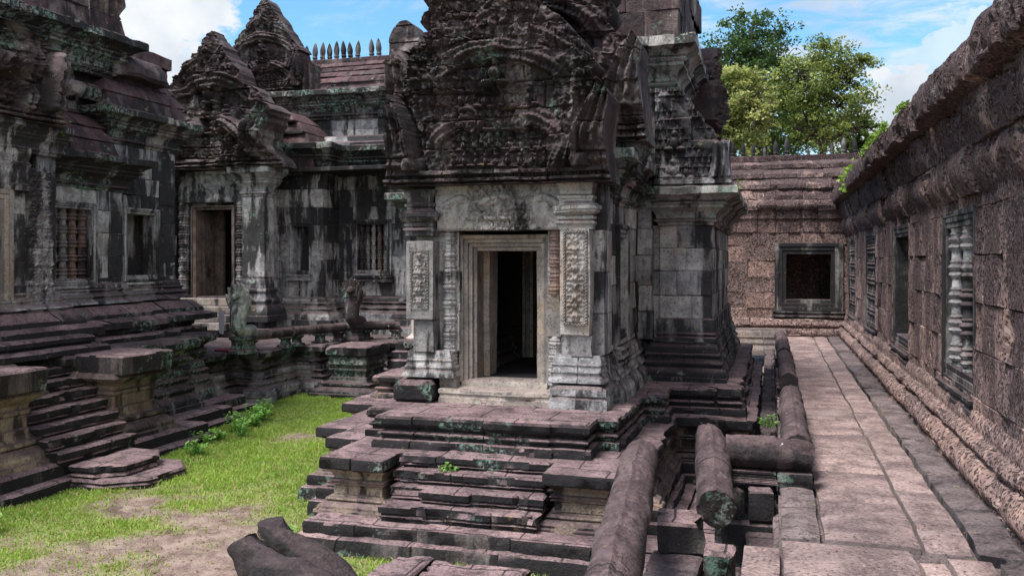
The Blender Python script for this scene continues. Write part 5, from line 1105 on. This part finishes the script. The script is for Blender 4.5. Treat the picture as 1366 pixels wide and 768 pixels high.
# ================================================================== PLANTS
def leaf_quads(C, N_, size, rnd, tn, asp=.55):
    """one small pointed leaf per centre"""
    k = len(C); a = np.cross(N_, rng.normal(size=(k, 3))); a /= np.linalg.norm(a, axis=1)[:, None]+1e-9; b = np.cross(N_, a)
    s = np.broadcast_to(size, (k,))[:, None]
    V = np.stack([C-a*s, C-b*s*asp, C+a*s, C+b*s*asp], 1).reshape(-1, 3); o = np.arange(k)*4
    return V, np.stack([o, o+1, o+2, o+3], -1), np.repeat(tn, 4)
def tree(name, label, base, trunk_h, crown_c, crown_r, nleaf, mat, lean=(0, 0), seed=0, leaf=.16, nl=46):
    global rng
    keep = rng; rng = np.random.default_rng(seed)
    t = thing(name, label, 'tree', base, 'trees beyond the back gallery'); B = np.array(base, float); CC = np.array(crown_c, float); CR = np.array(crown_r, float)
    cl = []
    while len(cl) < nl:
        p = rng.uniform(-1, 1, 3); d = np.linalg.norm(p)
        if d < 1 and d > .15: cl.append(CC+p*CR*(.86+.25*rng.random()))
    cl = np.array(cl); wood = MB(); top = B+np.array([lean[0], lean[1], trunk_h])
    tube(wood, smooth_line([tuple(B), tuple(B+(top-B)*.5+rng.normal(size=3)*.15), tuple(top)], 6), np.linspace(.20, .14, 13), 10)
    hubs = [top+(CC-top)*.6+rng.uniform(-1, 1, 3)*CR*.6 for _ in range(6)]
    for h in hubs: tube(wood, smooth_line([tuple(top-np.array([0, 0, .3])), tuple((top+h)/2+rng.normal(size=3)*.25), tuple(h)], 5), np.linspace(.09, .04, 11), 7)
    for c in cl:
        h = hubs[int(np.argmin([np.linalg.norm(c-q) for q in hubs]))]; tube(wood, smooth_line([tuple(h), tuple((h+c)/2+rng.normal(size=3)*.3+np.array([0, 0, .15])), tuple(c)], 4), np.linspace(.03, .008, 9), 5)
    wood.build('trunk', M['bark'], t)
    per = nleaf//nl; Cs = []; tn = []
    for c in cl:
        sz = rng.uniform(.45, 1.15); g = rng.normal(size=(per, 3)); g /= np.linalg.norm(g, axis=1)[:, None]; rad = rng.random(per)**.45
        loc = g*rad[:, None]*np.array([1.1, 1.1, .55])*sz*CR.mean()*.33; keepm = fbm((c+loc)*2.3, 3) > -.02
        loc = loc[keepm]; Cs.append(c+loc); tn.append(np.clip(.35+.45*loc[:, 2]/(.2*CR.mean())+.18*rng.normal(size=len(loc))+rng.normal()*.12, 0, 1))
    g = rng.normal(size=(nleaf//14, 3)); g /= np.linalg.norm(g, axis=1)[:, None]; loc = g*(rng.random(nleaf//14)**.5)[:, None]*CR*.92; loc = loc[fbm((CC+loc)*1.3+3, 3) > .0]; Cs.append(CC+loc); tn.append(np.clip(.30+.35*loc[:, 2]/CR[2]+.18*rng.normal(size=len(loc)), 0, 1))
    Cs = np.concatenate(Cs); tn = np.concatenate(tn); N_ = rng.normal(size=Cs.shape)+np.array([0, 0, .9]); N_ /= np.linalg.norm(N_, axis=1)[:, None]
    mb = MB(); V, Q, T_ = leaf_quads(Cs, N_, leaf*rng.uniform(.6, 1.25, len(Cs)), 0, tn); mb.add(V, Q, (), T_); mb.build('crown', M[mat], t, smooth=False)
    rng = keep; return t
def at(px, py, d):
    l = (px-683)/1176; c, s = math.cos(R(YAW)), math.sin(R(YAW)); return ((l*c-s)*d, (l*s+c)*d, CAMZ+(347-py)/1176*d)
def tr(name, label, px, d, pyc, rx_px, rz_px, **kw):
    b = at(px, 340, d); c = at(px, pyc, d); rx = rx_px/1176*d; rz = rz_px/1176*d
    tree(name, label, (b[0], b[1], GZ), c[2]-rz*.75-GZ, c, (rx, rx*.8, rz), **kw)
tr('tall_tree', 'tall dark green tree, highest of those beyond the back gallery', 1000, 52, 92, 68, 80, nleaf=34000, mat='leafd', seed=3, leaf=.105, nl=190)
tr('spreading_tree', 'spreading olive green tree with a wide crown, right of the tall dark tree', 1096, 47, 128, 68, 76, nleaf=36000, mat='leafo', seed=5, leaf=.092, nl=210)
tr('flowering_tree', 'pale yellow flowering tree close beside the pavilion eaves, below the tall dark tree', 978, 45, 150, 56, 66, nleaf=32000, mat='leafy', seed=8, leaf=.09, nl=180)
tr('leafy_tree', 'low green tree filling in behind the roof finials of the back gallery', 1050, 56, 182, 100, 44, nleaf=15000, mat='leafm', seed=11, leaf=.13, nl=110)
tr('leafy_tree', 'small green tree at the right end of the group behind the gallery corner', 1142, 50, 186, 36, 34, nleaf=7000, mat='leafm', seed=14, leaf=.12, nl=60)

def weed_mesh(seed, stems=11, h=.34, leafs=.035, spread=.22):
    r = np.random.default_rng(seed); mb = MB(); C = []; N_ = []; tn = []
    for k in range(stems):
        a = r.uniform(0, 2*math.pi); sp = spread*math.sqrt(r.random()); hh = h*r.uniform(.5, 1.0); b = np.array([.4*sp*math.cos(a), .4*sp*math.sin(a), 0]); tp = np.array([sp*math.cos(a), sp*math.sin(a), hh])
        tube(mb, [b, (b+tp)/2+np.array([0, 0, .02]), tp], [.005, .004, .002], 4, tone=.2)
        for q in np.linspace(.25, 1, 8):
            p = b+(tp-b)*q
            for _ in range(2):
                an = r.uniform(0, 2*math.pi); o = np.array([math.cos(an), math.sin(an), .1])*leafs*.9; C.append(p+o); n_ = np.array([-.4*math.cos(an), -.4*math.sin(an), 1])+r.normal(size=3)*.25; N_.append(n_/np.linalg.norm(n_)); tn.append(np.clip(q*.7+.3*r.random(), 0, 1))
    global rng
    V, Q, T_ = leaf_quads(np.array(C), np.array(N_), leafs*r.uniform(.7, 1.3, len(C)), 0, np.array(tn), .6); mb.add(V, Q, (), T_); return mb.mesh('weed', M['weed'], smooth=False)
WM = [weed_mesh(1), weed_mesh(2, 9, .28, .04), weed_mesh(3, 14, .42, .032, .26)]
def weeds(name, label, cat, pts, group=None, sc=1.0):
    for k, (x, y, z) in enumerate(pts):
        o = bpy.data.objects.new(name, WM[k % 3]); COL.objects.link(o); o.location = (x, y, z); s = sc*rng.uniform(.75, 1.2); o.scale = (s, s, s*rng.uniform(.8, 1.15)); o.rotation_euler = (0, 0, rng.uniform(0, 6.28)); tag(o, label if len(pts) == 1 else label, cat, group or None)
wp = [(-8.45+rng.normal()*.12, 11.7+.36*k, GZ) for k in range(6)]+[(-9.0+rng.normal()*.15, 13.4+.4*k, GZ) for k in range(4)]
weeds('weed_clump', 'green weed clump in the row along the foot of hall and terrace', 'weeds', wp, 'weeds along the foot of the hall and terrace', .8)
weeds('weed_clump', 'bright green weed clump at the right corner of the left step stone', 'weeds', [(-8.05, 11.0, GZ)], None, .95)
weeds('weed_clump', 'leafy weed growing alone on the lawn before the foreground serpent stones', 'weeds', [(-4.75, 8.0, GZ)], None, .5)
weeds('weed_clump', 'yellowish weed tuft at the bottom left corner of the lawn', 'weeds', [(-7.9, 7.2, GZ)], None, .9)
weeds('weed_clump', 'tiny green plant rooted in the joint of the pavilion stair', 'weeds', [(-3.15, 8.38, -.17)], None, .42)
weeds('weed_clump', 'bright fern in the rubble gap beside the longest rail', 'weeds', [(-.53, 5.95, -.44)], None, .5)
weeds('weed_clump', 'small weed in the gap beside the far walkway rail', 'weeds', [(-.05, 11.2, -.05)], None, .6)
def moss_strip(name, label, pts, n, sp, leaf, mat='moss', cat='moss'):
    P = np.array(smooth_line(pts, 8)); k = rng.integers(0, len(P), n); C = P[k]+rng.normal(size=(n, 3))*sp; N_ = rng.normal(size=(n, 3))+np.array([-.4, -.3, .8]); N_ /= np.linalg.norm(N_, axis=1)[:, None]
    mb = MB(); V, Q, T_ = leaf_quads(C, N_, leaf*rng.uniform(.5, 1.3, n), 0, rng.random(n)); mb.add(V, Q, (), T_); o_ = mb.build(name, M[mat], origin=tuple(P[0]), smooth=False)
    return tag(o_, kind='stuff') if cat == 'moss' else tag(o_, label, cat)
moss_strip('ferns', 'long bright green strip of ferns on the lip of the right gallery cornice', [(1.50, 13.2, 3.86), (1.50, 14.5, 3.86), (1.51, 16.5, 3.86)], 420, (.03), .035)
moss_strip('ferns', 'small green fern tuft on the right gallery cornice, nearer than the long strip', [(1.50, 11.4, 3.86), (1.50, 12.0, 3.86)], 90, (.02), .03)
moss_strip('ferns', 'green ferns at the far end of the right gallery cornice', [(1.52, 18.3, 3.84), (1.54, 20.6, 3.8), (1.5, 20.0, 3.5)], 260, (.05), .05)
moss_strip('creeper', 'thin yellow green creeper trailing down the upper stones of the left hall', [(-10.75, 9.9, 5.0), (-10.6, 10.25, 4.75), (-10.5, 10.5, 4.5), (-10.3, 10.75, 4.2), (-10.3, 10.8, 3.9)], 160, (.05), .04, cat='creeper')
moss_strip('creeper', 'small green creeper hanging on the back gallery roof beside the pavilion', [(-.9, 24.4, 4.0), (-.95, 24.35, 3.6)], 60, (.07), .05, cat='creeper')
